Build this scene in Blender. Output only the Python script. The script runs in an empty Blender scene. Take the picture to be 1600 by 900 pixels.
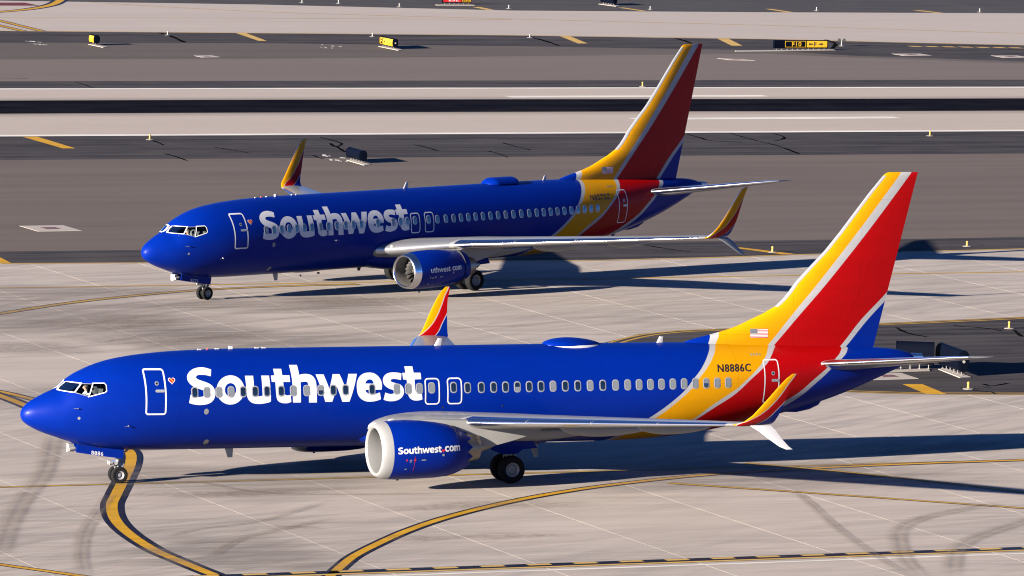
import bpy, bmesh, math, random
import numpy as np
from mathutils import Vector, Matrix
from mathutils.geometry import tessellate_polygon

random.seed(7)
scene = bpy.context.scene
col = scene.collection
R = math.radians

# ------------------------------------------------------------------ camera
cam_data = bpy.data.cameras.new('camera')
cam_data.sensor_width = 36.0
cam_data.lens = 220.23
cam_data.clip_start = 1.0
cam_data.clip_end = 20000.0
cam = bpy.data.objects.new('camera', cam_data)
col.objects.link(cam)
c_r = Vector((0.99970443, 0.00240121, 0.02419269))
c_u = Vector((-0.02431156, 0.09873913, 0.99481633))
c_f = Vector((0.0, 0.99511046, -0.09876832))
cam.matrix_world = Matrix(((c_r.x, c_u.x, -c_f.x, 0.0), (c_r.y, c_u.y, -c_f.y, 0.0),
                           (c_r.z, c_u.z, -c_f.z, 32.9243), (0, 0, 0, 1)))
scene.camera = cam

# ------------------------------------------------------------------ sky, sun, exposure
SUN_AZ = 40.0      # direction the light travels, degrees from +X towards +Y
SUN_EL = 12.6
world = bpy.data.worlds.new('World')
scene.world = world
world.use_nodes = True
wn = world.node_tree.nodes
wl = world.node_tree.links
bg = wn['Background']
sky = wn.new('ShaderNodeTexSky')
sky.sky_type = 'NISHITA'
sky.sun_disc = False
sky.sun_elevation = R(SUN_EL)
sky.sun_rotation = R(90.0 - (SUN_AZ + 180.0))
sky.altitude = 340.0
sky.air_density = 0.3
sky.dust_density = 0.0
sky.ozone_density = 6.0
wl.new(sky.outputs[0], bg.inputs[0])
bg.inputs[1].default_value = 0.05
sun_data = bpy.data.lights.new('sun', 'SUN')
sun_data.energy = 5.0
sun_data.angle = R(0.5)
sun_data.color = (1.0, 0.90, 0.78)
sun = bpy.data.objects.new('sun', sun_data)
col.objects.link(sun)
_d = Vector((math.cos(R(SUN_EL)) * math.cos(R(SUN_AZ)), math.cos(R(SUN_EL)) * math.sin(R(SUN_AZ)), -math.sin(R(SUN_EL))))
sun.rotation_euler = _d.to_track_quat('-Z', 'Y').to_euler()
sun.location = (-200, -150, 120)
vs = scene.view_settings
vs.view_transform = 'Standard'
vs.look = 'None'
vs.exposure = 2.53
vs.gamma = 1.0
vs.use_curve_mapping = False
scene.render.engine = 'CYCLES'
scene.cycles.filter_width = 1.1

# ------------------------------------------------------------------ measured layout (metres)
# ground frame: u along the runway, v across it (away from the viewer)
BANDS={'b0':[(-246.54,323.52),(103.46,323.52),(111.88,322.8),(128.75,321.27),(137.74,320.6),(144.27,321.18),(147.68,321.69),(150.26,322.09),(160.52,323.15),(165.71,323.62),(515.71,323.62)],'b1':[(-244.51,329.89),(105.49,329.89),(131.97,329.33),(144.34,330.41),(154.07,330.32),(163.91,330.03),(169.14,330.37),(519.14,330.37)],'b2':[(-225.35,390.11),(124.65,390.11),(198.85,388.81),(548.85,388.81)],'b3':[(-219.27,409.25),(130.73,409.25),(208.71,408.21),(558.71,408.21)],'b4':[(-204.78,454.78),(145.22,454.78),(231.47,452.98),(581.47,452.98)],'b5':[(-202.32,462.53),(147.68,462.53),(235.58,461.06),(585.58,461.06)],'b6':[(-187.57,508.91),(162.43,508.91),(185.24,507.94),(207.49,503.93),(229.16,497.72),(233.97,490.89),(246.83,483.18),(596.83,483.18)],'b6b':[(-194.37,487.51),(155.63,487.51),(177.94,487.85),(202.03,490.62),(214.49,492.05),(227.23,493.51),(232.8,488.42),(245.59,480.75),(595.59,480.75)],'b7':[(-182.62,524.45),(167.38,524.45),(190.18,521.52),(213.44,518.42),(236.21,513.09),(246.78,508.48),(257.61,504.4),(607.61,504.4)],'b8':[(-167.88,570.78),(182.12,570.78),(206.11,565.37),(228.94,556.23),(255.01,554.12),(282.38,553.12),(632.38,553.12)]}
ISLAND=[(120.88,280.77),(124.26,284.15),(126.95,285.5),(129.49,285.83),(138.71,286.91),(147.88,288.54),(153.97,289.48),(136.13,255.65),(131.7,256.73),(127.54,257.63),(125.31,258.43),(123.55,259.39),(120.91,261.55),(118.59,265.08),(117.9,270.26),(118.7,275.6),(119.77,278.81)]
LINES={'lead':[(84.7,270.24),(84.88,265.1),(84.87,261.35),(84.64,254.38),(84.57,249.02),(84.31,245.82),(83.91,244.19),(82.8,241.06),(81.15,236.97),(79.28,232.45),(78.21,229.78),(77.04,225.95),(76.28,222.16),(75.76,217.41),(75.75,214.72),(75.8,211.09),(76.07,206.11)],'lead2':[(84.32,269.05),(85.36,266.61),(85.95,263.31),(86.65,259.58),(87.53,255.2)],'curve':[(79.05,208.58),(80.28,210.72),(81.02,212.03),(82.42,214.39),(84.53,217.35),(87.12,220.67),(89.91,223.71),(94.11,227.42),(98.0,230.11),(101.61,231.95),(105.05,233.28),(109.86,234.25),(114.53,234.77),(120.66,235.01),(123.72,235.04)],'near_centre':[(73.94,235.71),(122.51,235.07)],'right_a':[(102.56,231.19),(107.72,226.58),(113.61,221.14),(115.94,219.01)],'right_b':[(108.38,236.45),(110.93,233.41),(113.48,229.57),(115.85,225.55),(117.76,222.48)],'corner':[(68.15,217.1),(69.07,215.4),(71.02,212.07),(72.14,210.01)],'far_centre':[(97.3,310.71),(154.36,310.68),(163.16,310.71)],'left_curve':[(92.79,296.24),(95.52,298.55),(100.24,302.64),(105.14,305.9),(109.41,308.05),(113.77,309.23),(119.05,309.79)],'isl_top':[(120.11,279.61),(120.88,280.77),(124.26,284.15),(126.95,285.5),(129.49,285.83),(138.71,286.91),(147.88,288.54),(153.97,289.48)],'isl_bot':[(118.59,265.08),(120.91,261.55),(123.52,259.32),(125.29,258.38),(127.51,257.56),(131.67,256.66),(136.13,255.65)],'top_curve':[(173.14,550.3),(176.41,552.84),(180.04,556.41),(184.25,562.59),(187.74,569.95),(190.11,576.39)],'ladder_a':[(172.53,546.41),(172.09,539.26),(171.24,524.57)],'ladder_b':[(170.12,538.76),(169.86,532.26),(169.53,524.56)],'orange':[(190.36,567.96),(201.98,553.99),(223.49,542.93),(245.48,533.31),(266.27,521.42),(274.07,517.11)],'orange2':[(170.4,543.49),(198.18,543.54),(223.12,542.04)]}
HOLD={'dash':[(95.1,210.98),(108.38,210.85)],'solid':[(94.86,210.44),(108.06,210.22)],'white':[(94.56,209.75),(107.66,209.44)],'d0':[(95.38,211.0),(97.23,210.97),(99.09,210.95)]}
STRIPES=[[(132.22,408.85),(133.28,408.88),(132.72,398.84),(131.85,398.91)],[(188.38,521.87),(189.31,521.78),(187.34,510.94),(186.57,510.94)],[(217.86,518.16),(218.79,517.98),(216.08,507.32),(215.16,507.33)],[(231.72,514.36),(232.69,514.0),(229.63,504.18),(228.58,504.18)],[(227.1,561.87),(227.91,561.9),(227.44,557.11),(226.68,557.19)],[(242.22,561.29),(242.84,561.3),(242.87,555.57),(242.25,555.55)],[(257.19,559.62),(257.89,559.64),(257.79,554.19),(256.96,554.17)],[(272.43,557.93),(273.21,557.95),(273.74,553.43),(272.87,553.52)],[(148.31,326.36),(148.85,326.48),(150.4,322.23),(149.55,322.11)],[(127.87,261.69),(128.82,261.51),(128.16,257.54),(127.22,257.77)],[(103.85,329.37),(104.77,329.25),(104.08,323.51),(103.04,323.55)]]
CRACKS_AND_SHADOW=[[(153.24,406.83),(153.06,403.19),(152.65,401.0),(151.29,398.63),(152.03,401.6)],[(151.54,399.16),(150.95,396.76),(150.32,394.11)],[(147.13,391.73),(146.81,389.92),(146.79,388.88)],[(181.38,407.28),(181.05,404.39),(180.72,401.55),(182.51,400.26)],[(185.09,408.17),(184.23,402.41),(183.63,396.78),(182.08,389.73)],[(188.39,408.22),(187.46,403.9),(185.55,401.16),(184.67,400.66)],[(157.61,400.04),(157.59,397.83),(157.21,394.6)],[(160.75,394.29),(160.62,392.14),(160.08,388.99)],[(164.62,401.14),(164.27,397.83),(164.13,394.82)],[(137.42,394.17),(137.32,391.55),(137.0,388.47)],[(142.7,399.08),(143.06,396.89),(143.37,394.18)],[(140.31,405.32),(140.16,403.67),(139.73,400.96)],[(143.84,328.52),(144.17,326.34),(144.8,324.33)],[(153.29,460.91),(153.26,458.8),(152.66,454.67)],[(181.37,522.38),(180.7,517.05),(179.06,508.82)],[(214.31,516.62),(213.63,511.72),(212.13,504.32)],[(227.69,514.37),(226.99,510.79),(225.19,504.21)],[(148.8,466.04),(150.83,465.54)],[(241.68,512.54),(240.11,507.18),(236.52,500.21)],[(144.31,282.61),(143.77,281.18),(143.3,279.76)],[(131.78,261.1),(131.79,260.32),(133.1,261.12)],[(130.72,258.19),(130.49,257.21)],[(129.97,259.87),(130.29,258.53),(130.63,258.21)],[(142.12,285.11),(143.23,283.7),(143.5,282.44)],[(138.69,284.76),(138.13,282.13),(138.31,280.3)]]
TYRES=[([(79.16,232.82),(78.07,230.37),(76.48,226.8),(75.1,223.66),(73.79,220.26),(72.43,216.3),(70.94,211.24)],0.75),([(113.24,222.66),(112.29,222.09),(109.1,220.11),(106.87,217.98),(105.42,215.74),(103.84,212.35),(102.39,208.87),(100.94,204.36)],0.95),([(113.89,219.45),(111.83,217.64),(108.59,214.68),(106.7,212.6),(104.75,209.54),(101.99,204.12)],1.0),([(106.81,228.55),(105.43,223.56),(103.81,218.1),(102.27,212.17),(100.54,204.45)],0.55),([(82.77,251.15),(81.32,247.06),(78.46,239.3),(74.86,231.06),(71.92,223.65),(69.57,217.28)],1.1),([(87.26,229.37),(82.13,224.11),(79.29,222.57),(77.19,220.73)],0.5),([(85.36,224.33),(82.36,221.89),(79.91,219.77),(76.86,214.97)],0.6),([(83.64,235.81),(85.42,231.69),(92.42,230.01)],0.5)]
BLOBS=[((83.79,232.03),5.5,1.2),((87.0,218.38),2.2,0.9),((90.2,218.2),2.4,1.0),((82.84,222.15),1.3,0.8),((91.87,283.05),4,3),((99.83,293.29),5,4),((99.31,277.62),4,2),((99.64,285.97),6,3),((115.93,301.63),5,2.5),((119.79,239.34),8,2.2),((92.64,226.5),5,1.6)]
PADS=[[(111.32,344.58),(114.03,344.64),(114.01,341.18),(111.34,341.04)],[(173.87,491.75),(175.55,492.2),(175.55,489.96),(173.81,489.51)],[(219.75,487.68),(221.61,486.49),(221.99,484.7),(219.92,485.39)],[(238.95,493.17),(241.81,493.29),(241.77,490.93),(238.82,490.47)],[(247.37,490.67),(249.98,490.62),(249.95,488.1),(247.19,487.81)],[(127.92,266.31),(129.87,265.95),(129.66,263.59),(127.25,263.5)]]
SIGNS=[('f10',(22.44,548.64),(27.18,550.53),0.87,[(18.92,545.77),(27.66,551.1),(27.94,549.91),(18.98,544.34)]),('yel',(-11.74,539.99),(-10.51,536.39),0.91,[(-12.03,539.41),(-11.71,539.91),(-9.86,535.57),(-10.22,534.53)]),('yel2',(-36.28,532.9),(-35.79,531.65),0.87,[(-36.55,532.43),(-36.2,532.94),(-34.73,529.74),(-35.04,528.72)]),('dark',(-10.99,415.29),(-10.05,412.67),0.85,[(-11.21,414.79),(-10.84,415.12),(-9.51,411.45),(-9.92,410.79)]),('red',(-7.46,609.75),(-4.7,610.66),0.84,[(-8.13,608.29),(-4.47,609.72),(-4.27,608.42),(-7.92,607.0)]),('dark2',(8.21,617.33),(9.44,615.07),0.88,[(7.83,616.68),(8.27,617.24),(9.93,613.89),(9.48,612.99)]),('big1',(18.42,297.26),(20.18,297.1),1.34,[(18.0,296.35),(19.95,297.32),(19.99,296.51),(18.05,295.55)]),('big2',(20.59,297.74),(21.43,294.39),1.25,[(20.44,297.29),(20.83,297.65),(21.78,294.2),(21.24,293.82)])]
LIGHTS=[((-25.08,428.45),0.4),((29.81,449.87),0.41),((9.96,495.77),0.41),((26.39,362.71),0.33),((25.34,317.02),0.39),((21.32,289.36),0.36),((14.81,355.89),0.37),((-30.72,548.61),0.36),((-12.88,553.6),0.37),((1.05,557.9),0.34),((28.79,556.78),0.63),((-20.98,606.05),0.37),((-17.45,605.92),0.43),((-11.5,602.87),0.37),((-0.96,604.75),0.37),((12.78,608.61),0.37),((29.21,614.2),0.38),((45.58,619.16),0.38)]
LETTERS=[('S',[[(7.483,4.616),(7.447,4.627),(7.397,4.644),(7.339,4.662),(7.284,4.676),(7.233,4.687),(7.182,4.695),(7.128,4.701),(7.069,4.702),(7.003,4.697),(6.93,4.689),(6.857,4.676),(6.789,4.658),(6.725,4.636),(6.664,4.609),(6.607,4.577),(6.557,4.544),(6.513,4.506),(6.474,4.465),(6.443,4.422),(6.421,4.377),(6.41,4.33),(6.409,4.281),(6.416,4.233),(6.432,4.186),(6.457,4.142),(6.491,4.098),(6.531,4.058),(6.575,4.021),(6.623,3.99),(6.677,3.963),(6.733,3.939),(6.788,3.916),(6.845,3.895),(6.904,3.876),(6.96,3.859),(7.005,3.84),(7.039,3.821),(7.065,3.801),(7.084,3.78),(7.094,3.755),(7.093,3.725),(7.084,3.691),(7.069,3.657),(7.051,3.63),(7.031,3.611),(7.008,3.596),(6.981,3.586),(6.949,3.579),(6.912,3.574),(6.87,3.571),(6.823,3.573),(6.77,3.581),(6.701,3.6),(6.62,3.628),(6.546,3.655),(6.494,3.674),(6.425,3.342),(6.458,3.33),(6.505,3.314),(6.559,3.296),(6.615,3.281),(6.673,3.27),(6.734,3.26),(6.798,3.253),(6.862,3.25),(6.929,3.249),(6.998,3.251),(7.066,3.257),(7.13,3.267),(7.191,3.281),(7.25,3.299),(7.305,3.321),(7.353,3.349),(7.394,3.382),(7.431,3.421),(7.461,3.463),(7.486,3.507),(7.505,3.552),(7.518,3.6),(7.527,3.649),(7.531,3.696),(7.53,3.742),(7.525,3.788),(7.515,3.832),(7.5,3.874),(7.482,3.914),(7.459,3.952),(7.433,3.988),(7.402,4.02),(7.365,4.049),(7.325,4.074),(7.281,4.097),(7.234,4.119),(7.183,4.14),(7.128,4.159),(7.073,4.177),(7.021,4.195),(6.971,4.212),(6.922,4.229),(6.877,4.245),(6.842,4.262),(6.817,4.281),(6.8,4.301),(6.789,4.321),(6.787,4.339),(6.792,4.357),(6.805,4.374),(6.824,4.39),(6.846,4.402),(6.871,4.411),(6.899,4.418),(6.933,4.422),(6.973,4.425),(7.022,4.425),(7.078,4.424),(7.137,4.42),(7.194,4.414),(7.253,4.403),(7.314,4.389),(7.37,4.375),(7.408,4.365)]]),('o',[[(8.766,3.819),(8.764,3.787),(8.759,3.755),(8.753,3.722),(8.745,3.691),(8.736,3.66),(8.725,3.629),(8.712,3.599),(8.699,3.569),(8.683,3.541),(8.666,3.513),(8.648,3.486),(8.628,3.46),(8.607,3.435),(8.584,3.412),(8.56,3.389),(8.536,3.368),(8.51,3.349),(8.483,3.331),(8.455,3.315),(8.426,3.3),(8.396,3.287),(8.365,3.276),(8.334,3.266),(8.302,3.259),(8.27,3.253),(8.238,3.249),(8.205,3.247),(8.172,3.246),(8.139,3.248),(8.106,3.251),(8.073,3.256),(8.04,3.263),(8.008,3.272),(7.976,3.283),(7.945,3.295),(7.914,3.309),(7.885,3.325),(7.855,3.342),(7.828,3.361),(7.801,3.381),(7.775,3.403),(7.751,3.426),(7.728,3.45),(7.707,3.476),(7.687,3.502),(7.669,3.53),(7.652,3.558),(7.638,3.587),(7.625,3.617),(7.614,3.648),(7.605,3.679),(7.598,3.71),(7.593,3.741),(7.59,3.774),(7.589,3.806),(7.59,3.838),(7.593,3.869),(7.598,3.901),(7.606,3.933),(7.615,3.964),(7.626,3.994),(7.639,4.024),(7.654,4.053),(7.671,4.082),(7.69,4.109),(7.71,4.136),(7.732,4.162),(7.755,4.187),(7.779,4.21),(7.806,4.232),(7.833,4.253),(7.861,4.273),(7.891,4.291),(7.921,4.308),(7.952,4.323),(7.984,4.337),(8.017,4.349),(8.049,4.36),(8.083,4.369),(8.116,4.376),(8.149,4.381),(8.182,4.385),(8.216,4.387),(8.249,4.388),(8.281,4.386),(8.314,4.383),(8.346,4.379),(8.377,4.372),(8.407,4.364),(8.437,4.354),(8.465,4.343),(8.493,4.33),(8.52,4.315),(8.546,4.299),(8.57,4.281),(8.593,4.262),(8.615,4.242),(8.636,4.22),(8.655,4.197),(8.673,4.173),(8.69,4.148),(8.704,4.121),(8.718,4.094),(8.73,4.066),(8.74,4.037),(8.748,4.007),(8.756,3.976),(8.761,3.946),(8.765,3.914),(8.767,3.883),(8.768,3.851)],[(8.419,3.828),(8.418,3.814),(8.416,3.799),(8.413,3.784),(8.409,3.769),(8.406,3.755),(8.401,3.741),(8.395,3.727),(8.389,3.713),(8.383,3.7),(8.375,3.687),(8.368,3.675),(8.359,3.663),(8.35,3.652),(8.341,3.641),(8.331,3.631),(8.32,3.621),(8.309,3.612),(8.298,3.604),(8.286,3.597),(8.274,3.59),(8.261,3.584),(8.249,3.579),(8.236,3.575),(8.223,3.571),(8.21,3.568),(8.197,3.566),(8.183,3.565),(8.17,3.565),(8.156,3.566),(8.143,3.567),(8.13,3.57),(8.116,3.573),(8.104,3.577),(8.091,3.582),(8.078,3.587),(8.066,3.594),(8.055,3.601),(8.043,3.609),(8.032,3.617),(8.022,3.626),(8.012,3.636),(8.003,3.647),(7.993,3.658),(7.985,3.669),(7.978,3.681),(7.971,3.694),(7.964,3.707),(7.959,3.721),(7.954,3.734),(7.95,3.748),(7.946,3.763),(7.944,3.777),(7.942,3.792),(7.941,3.806),(7.941,3.821),(7.941,3.836),(7.943,3.851),(7.945,3.866),(7.948,3.88),(7.952,3.895),(7.956,3.909),(7.961,3.923),(7.967,3.937),(7.974,3.95),(7.981,3.963),(7.989,3.975),(7.998,3.988),(8.007,3.999),(8.017,4.01),(8.027,4.021),(8.038,4.031),(8.049,4.04),(8.061,4.049),(8.073,4.056),(8.085,4.064),(8.098,4.07),(8.111,4.076),(8.124,4.081),(8.137,4.085),(8.15,4.089),(8.164,4.091),(8.178,4.093),(8.191,4.094),(8.204,4.095),(8.218,4.094),(8.231,4.092),(8.244,4.09),(8.257,4.087),(8.269,4.083),(8.282,4.079),(8.293,4.073),(8.305,4.067),(8.316,4.06),(8.327,4.053),(8.337,4.044),(8.347,4.035),(8.356,4.026),(8.365,4.015),(8.373,4.005),(8.38,3.993),(8.387,3.982),(8.394,3.969),(8.399,3.956),(8.404,3.943),(8.408,3.93),(8.412,3.916),(8.415,3.902),(8.417,3.887),(8.419,3.873),(8.42,3.858),(8.42,3.843)]]),('u',[[(8.849,4.365),(9.199,4.36),(9.195,4.311),(9.191,4.239),(9.188,4.159),(9.186,4.086),(9.183,4.02),(9.181,3.956),(9.18,3.894),(9.181,3.837),(9.185,3.783),(9.189,3.732),(9.198,3.686),(9.216,3.647),(9.244,3.616),(9.28,3.591),(9.321,3.572),(9.361,3.56),(9.406,3.558),(9.455,3.564),(9.5,3.572),(9.531,3.578),(9.53,3.641),(9.529,3.731),(9.53,3.833),(9.531,3.936),(9.531,4.048),(9.534,4.172),(9.538,4.284),(9.543,4.361),(9.874,4.356),(9.872,4.288),(9.871,4.19),(9.872,4.078),(9.874,3.972),(9.876,3.869),(9.877,3.763),(9.88,3.661),(9.883,3.572),(9.884,3.496),(9.885,3.429),(9.884,3.375),(9.885,3.337),(9.86,3.327),(9.826,3.313),(9.781,3.299),(9.727,3.286),(9.659,3.273),(9.578,3.261),(9.492,3.251),(9.411,3.248),(9.333,3.251),(9.255,3.258),(9.181,3.271),(9.115,3.29),(9.06,3.316),(9.011,3.349),(8.97,3.387),(8.936,3.428),(8.909,3.471),(8.89,3.515),(8.876,3.567),(8.864,3.632),(8.856,3.715),(8.853,3.811),(8.852,3.912),(8.852,4.008),(8.85,4.108),(8.848,4.211),(8.848,4.302)]]),('t',[[(10.102,4.606),(10.446,4.601),(10.44,4.362),(10.742,4.357),(10.736,4.098),(10.44,4.103),(10.44,4.063),(10.439,4.005),(10.439,3.94),(10.441,3.879),(10.444,3.823),(10.447,3.766),(10.454,3.713),(10.464,3.669),(10.477,3.635),(10.493,3.609),(10.514,3.591),(10.541,3.578),(10.583,3.574),(10.635,3.579),(10.685,3.586),(10.719,3.59),(10.76,3.311),(10.735,3.301),(10.699,3.287),(10.658,3.273),(10.614,3.263),(10.566,3.258),(10.514,3.256),(10.46,3.257),(10.409,3.263),(10.36,3.273),(10.31,3.289),(10.264,3.308),(10.225,3.331),(10.195,3.357),(10.171,3.387),(10.153,3.421),(10.136,3.461),(10.125,3.504),(10.118,3.549),(10.112,3.603),(10.107,3.675),(10.102,3.779),(10.1,3.906),(10.102,4.026),(10.105,4.108),(9.953,4.111),(9.951,4.355),(10.102,4.361)]]),('h',[[(10.819,4.738),(11.159,4.734),(11.164,4.361),(11.189,4.367),(11.224,4.376),(11.265,4.385),(11.307,4.391),(11.35,4.395),(11.396,4.397),(11.444,4.396),(11.489,4.393),(11.535,4.386),(11.581,4.378),(11.624,4.366),(11.664,4.35),(11.698,4.33),(11.73,4.306),(11.758,4.278),(11.782,4.246),(11.801,4.211),(11.817,4.172),(11.829,4.127),(11.838,4.075),(11.843,4.018),(11.844,3.956),(11.843,3.884),(11.843,3.794),(11.842,3.667),(11.844,3.512),(11.849,3.365),(11.855,3.263),(11.513,3.269),(11.51,3.336),(11.506,3.432),(11.504,3.536),(11.503,3.63),(11.504,3.712),(11.505,3.791),(11.507,3.863),(11.505,3.925),(11.501,3.973),(11.495,4.012),(11.485,4.042),(11.472,4.066),(11.454,4.084),(11.433,4.095),(11.406,4.101),(11.374,4.103),(11.327,4.101),(11.269,4.093),(11.214,4.085),(11.177,4.079),(11.173,4.017),(11.169,3.928),(11.166,3.825),(11.164,3.72),(11.163,3.605),(11.164,3.476),(11.167,3.358),(11.171,3.275),(10.829,3.281),(10.822,3.411),(10.818,3.596),(10.819,3.792),(10.823,3.956),(10.825,4.078),(10.825,4.179),(10.824,4.272),(10.823,4.366),(10.821,4.471),(10.818,4.579),(10.817,4.673)]]),('w',[[(11.862,4.371),(12.203,4.366),(12.385,3.806),(12.593,4.37),(12.89,4.366),(13.078,3.816),(13.269,4.37),(13.633,4.365),(13.248,3.273),(12.941,3.272),(12.717,3.884),(12.505,3.28),(12.208,3.285)]]),('e',[[(14.631,3.737),(14.637,3.766),(14.646,3.806),(14.655,3.851),(14.66,3.895),(14.66,3.936),(14.657,3.978),(14.651,4.02),(14.641,4.063),(14.628,4.105),(14.61,4.148),(14.588,4.189),(14.561,4.229),(14.529,4.267),(14.491,4.304),(14.448,4.337),(14.402,4.364),(14.352,4.383),(14.298,4.396),(14.241,4.404),(14.181,4.407),(14.118,4.406),(14.05,4.4),(13.983,4.388),(13.921,4.371),(13.863,4.347),(13.808,4.317),(13.758,4.281),(13.713,4.242),(13.675,4.197),(13.642,4.147),(13.615,4.093),(13.593,4.037),(13.579,3.977),(13.57,3.914),(13.567,3.849),(13.567,3.787),(13.571,3.725),(13.579,3.664),(13.591,3.606),(13.61,3.552),(13.637,3.502),(13.669,3.456),(13.707,3.415),(13.749,3.377),(13.796,3.345),(13.848,3.317),(13.903,3.294),(13.959,3.276),(14.015,3.264),(14.073,3.258),(14.131,3.256),(14.189,3.257),(14.247,3.261),(14.306,3.268),(14.364,3.278),(14.418,3.29),(14.472,3.305),(14.526,3.323),(14.572,3.34),(14.604,3.352),(14.553,3.626),(14.519,3.615),(14.471,3.6),(14.417,3.584),(14.368,3.571),(14.326,3.563),(14.285,3.556),(14.245,3.553),(14.207,3.553),(14.17,3.557),(14.135,3.565),(14.101,3.575),(14.07,3.587),(14.04,3.601),(14.012,3.617),(13.987,3.634),(13.968,3.653),(13.954,3.675),(13.946,3.7),(13.94,3.722),(13.937,3.738)],[(13.944,3.986),(13.952,4.004),(13.965,4.031),(13.981,4.059),(14.0,4.083),(14.024,4.102),(14.053,4.12),(14.083,4.134),(14.112,4.143),(14.141,4.146),(14.171,4.145),(14.2,4.14),(14.225,4.131),(14.244,4.119),(14.261,4.102),(14.274,4.083),(14.285,4.064),(14.294,4.042),(14.3,4.018),(14.305,3.996),(14.308,3.98)]]),('s',[[(15.553,4.357),(15.522,4.363),(15.478,4.372),(15.427,4.381),(15.375,4.388),(15.321,4.393),(15.263,4.397),(15.203,4.399),(15.146,4.397),(15.09,4.392),(15.034,4.385),(14.98,4.373),(14.93,4.356),(14.883,4.332),(14.84,4.303),(14.801,4.27),(14.77,4.236),(14.746,4.2),(14.728,4.162),(14.717,4.122),(14.713,4.082),(14.716,4.04),(14.725,3.997),(14.741,3.954),(14.765,3.914),(14.797,3.878),(14.838,3.844),(14.883,3.813),(14.928,3.785),(14.974,3.764),(15.024,3.746),(15.071,3.731),(15.109,3.715),(15.138,3.697),(15.159,3.679),(15.174,3.662),(15.18,3.643),(15.176,3.622),(15.162,3.6),(15.141,3.58),(15.116,3.565),(15.085,3.557),(15.049,3.554),(15.008,3.554),(14.967,3.559),(14.918,3.571),(14.865,3.588),(14.817,3.606),(14.783,3.618),(14.711,3.328),(14.745,3.317),(14.792,3.3),(14.847,3.283),(14.902,3.27),(14.957,3.263),(15.015,3.259),(15.074,3.259),(15.133,3.262),(15.192,3.27),(15.251,3.282),(15.309,3.297),(15.361,3.317),(15.408,3.34),(15.45,3.368),(15.488,3.399),(15.52,3.433),(15.547,3.472),(15.569,3.514),(15.585,3.559),(15.594,3.604),(15.595,3.652),(15.59,3.703),(15.579,3.752),(15.563,3.796),(15.541,3.835),(15.513,3.869),(15.481,3.899),(15.445,3.925),(15.404,3.944),(15.358,3.957),(15.311,3.968),(15.266,3.98),(15.223,3.991),(15.18,4.001),(15.141,4.012),(15.109,4.024),(15.084,4.039),(15.065,4.055),(15.053,4.072),(15.048,4.087),(15.051,4.101),(15.061,4.114),(15.078,4.125),(15.1,4.134),(15.126,4.141),(15.157,4.146),(15.194,4.148),(15.24,4.146),(15.303,4.138),(15.378,4.125),(15.45,4.11),(15.499,4.101)]]),('t',[[(15.745,4.619),(16.09,4.614),(16.088,4.373),(16.383,4.369),(16.379,4.119),(16.085,4.113),(16.084,4.069),(16.082,4.007),(16.081,3.937),(16.083,3.872),(16.085,3.812),(16.087,3.751),(16.093,3.695),(16.103,3.649),(16.117,3.617),(16.134,3.594),(16.156,3.579),(16.185,3.569),(16.227,3.565),(16.279,3.57),(16.329,3.576),(16.363,3.581),(16.396,3.314),(16.369,3.306),(16.331,3.293),(16.286,3.281),(16.24,3.273),(16.191,3.269),(16.137,3.267),(16.082,3.269),(16.032,3.277),(15.986,3.291),(15.943,3.31),(15.903,3.334),(15.868,3.362),(15.838,3.393),(15.814,3.428),(15.794,3.468),(15.778,3.515),(15.767,3.57),(15.763,3.632),(15.761,3.699),(15.758,3.772),(15.752,3.859),(15.747,3.959),(15.744,4.049),(15.743,4.112),(15.594,4.12),(15.595,4.373),(15.734,4.375)]])]
PH = R(22.433331896)
CU, SU = math.cos(PH), math.sin(PH)


def W(u, v, z=0.0):
    return (u * CU - v * SU, u * SU + v * CU, z)


def UV(x, y):
    return (x * CU + y * SU, -x * SU + y * CU)


# ------------------------------------------------------------------ helpers
def tag(o, label=None, cat=None, group=None, kind=None):
    if label: o['label'] = label
    if cat: o['category'] = cat
    if group: o['group'] = group
    if kind: o['kind'] = kind
    return o


def new_mesh(name, verts, faces, mats=(), smooth=False, midx=None, sharp=None):
    me = bpy.data.meshes.new(name)
    me.from_pydata([tuple(v) for v in verts], [], [tuple(f) for f in faces])
    for m in (mats if isinstance(mats, (list, tuple)) else [mats]):
        me.materials.append(m)
    if midx is not None:
        me.polygons.foreach_set('material_index', midx)
    if smooth:
        me.polygons.foreach_set('use_smooth', [True] * len(me.polygons))
        if sharp:
            me.set_sharp_from_angle(angle=R(sharp))
    me.update()
    return me


def link(name, me, parent=None, mw=None, loc=None, rot=None):
    o = bpy.data.objects.new(name, me)
    col.objects.link(o)
    if parent is not None: o.parent = parent
    if mw is not None: o.matrix_local = mw
    if loc is not None: o.location = loc
    if rot is not None: o.rotation_euler = rot
    return o


def empty(name, loc=(0, 0, 0), rz=0.0):
    o = bpy.data.objects.new(name, None)
    o.empty_display_size = 0.5
    col.objects.link(o)
    o.location = loc
    o.rotation_euler = (0, 0, rz)
    return o


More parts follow.
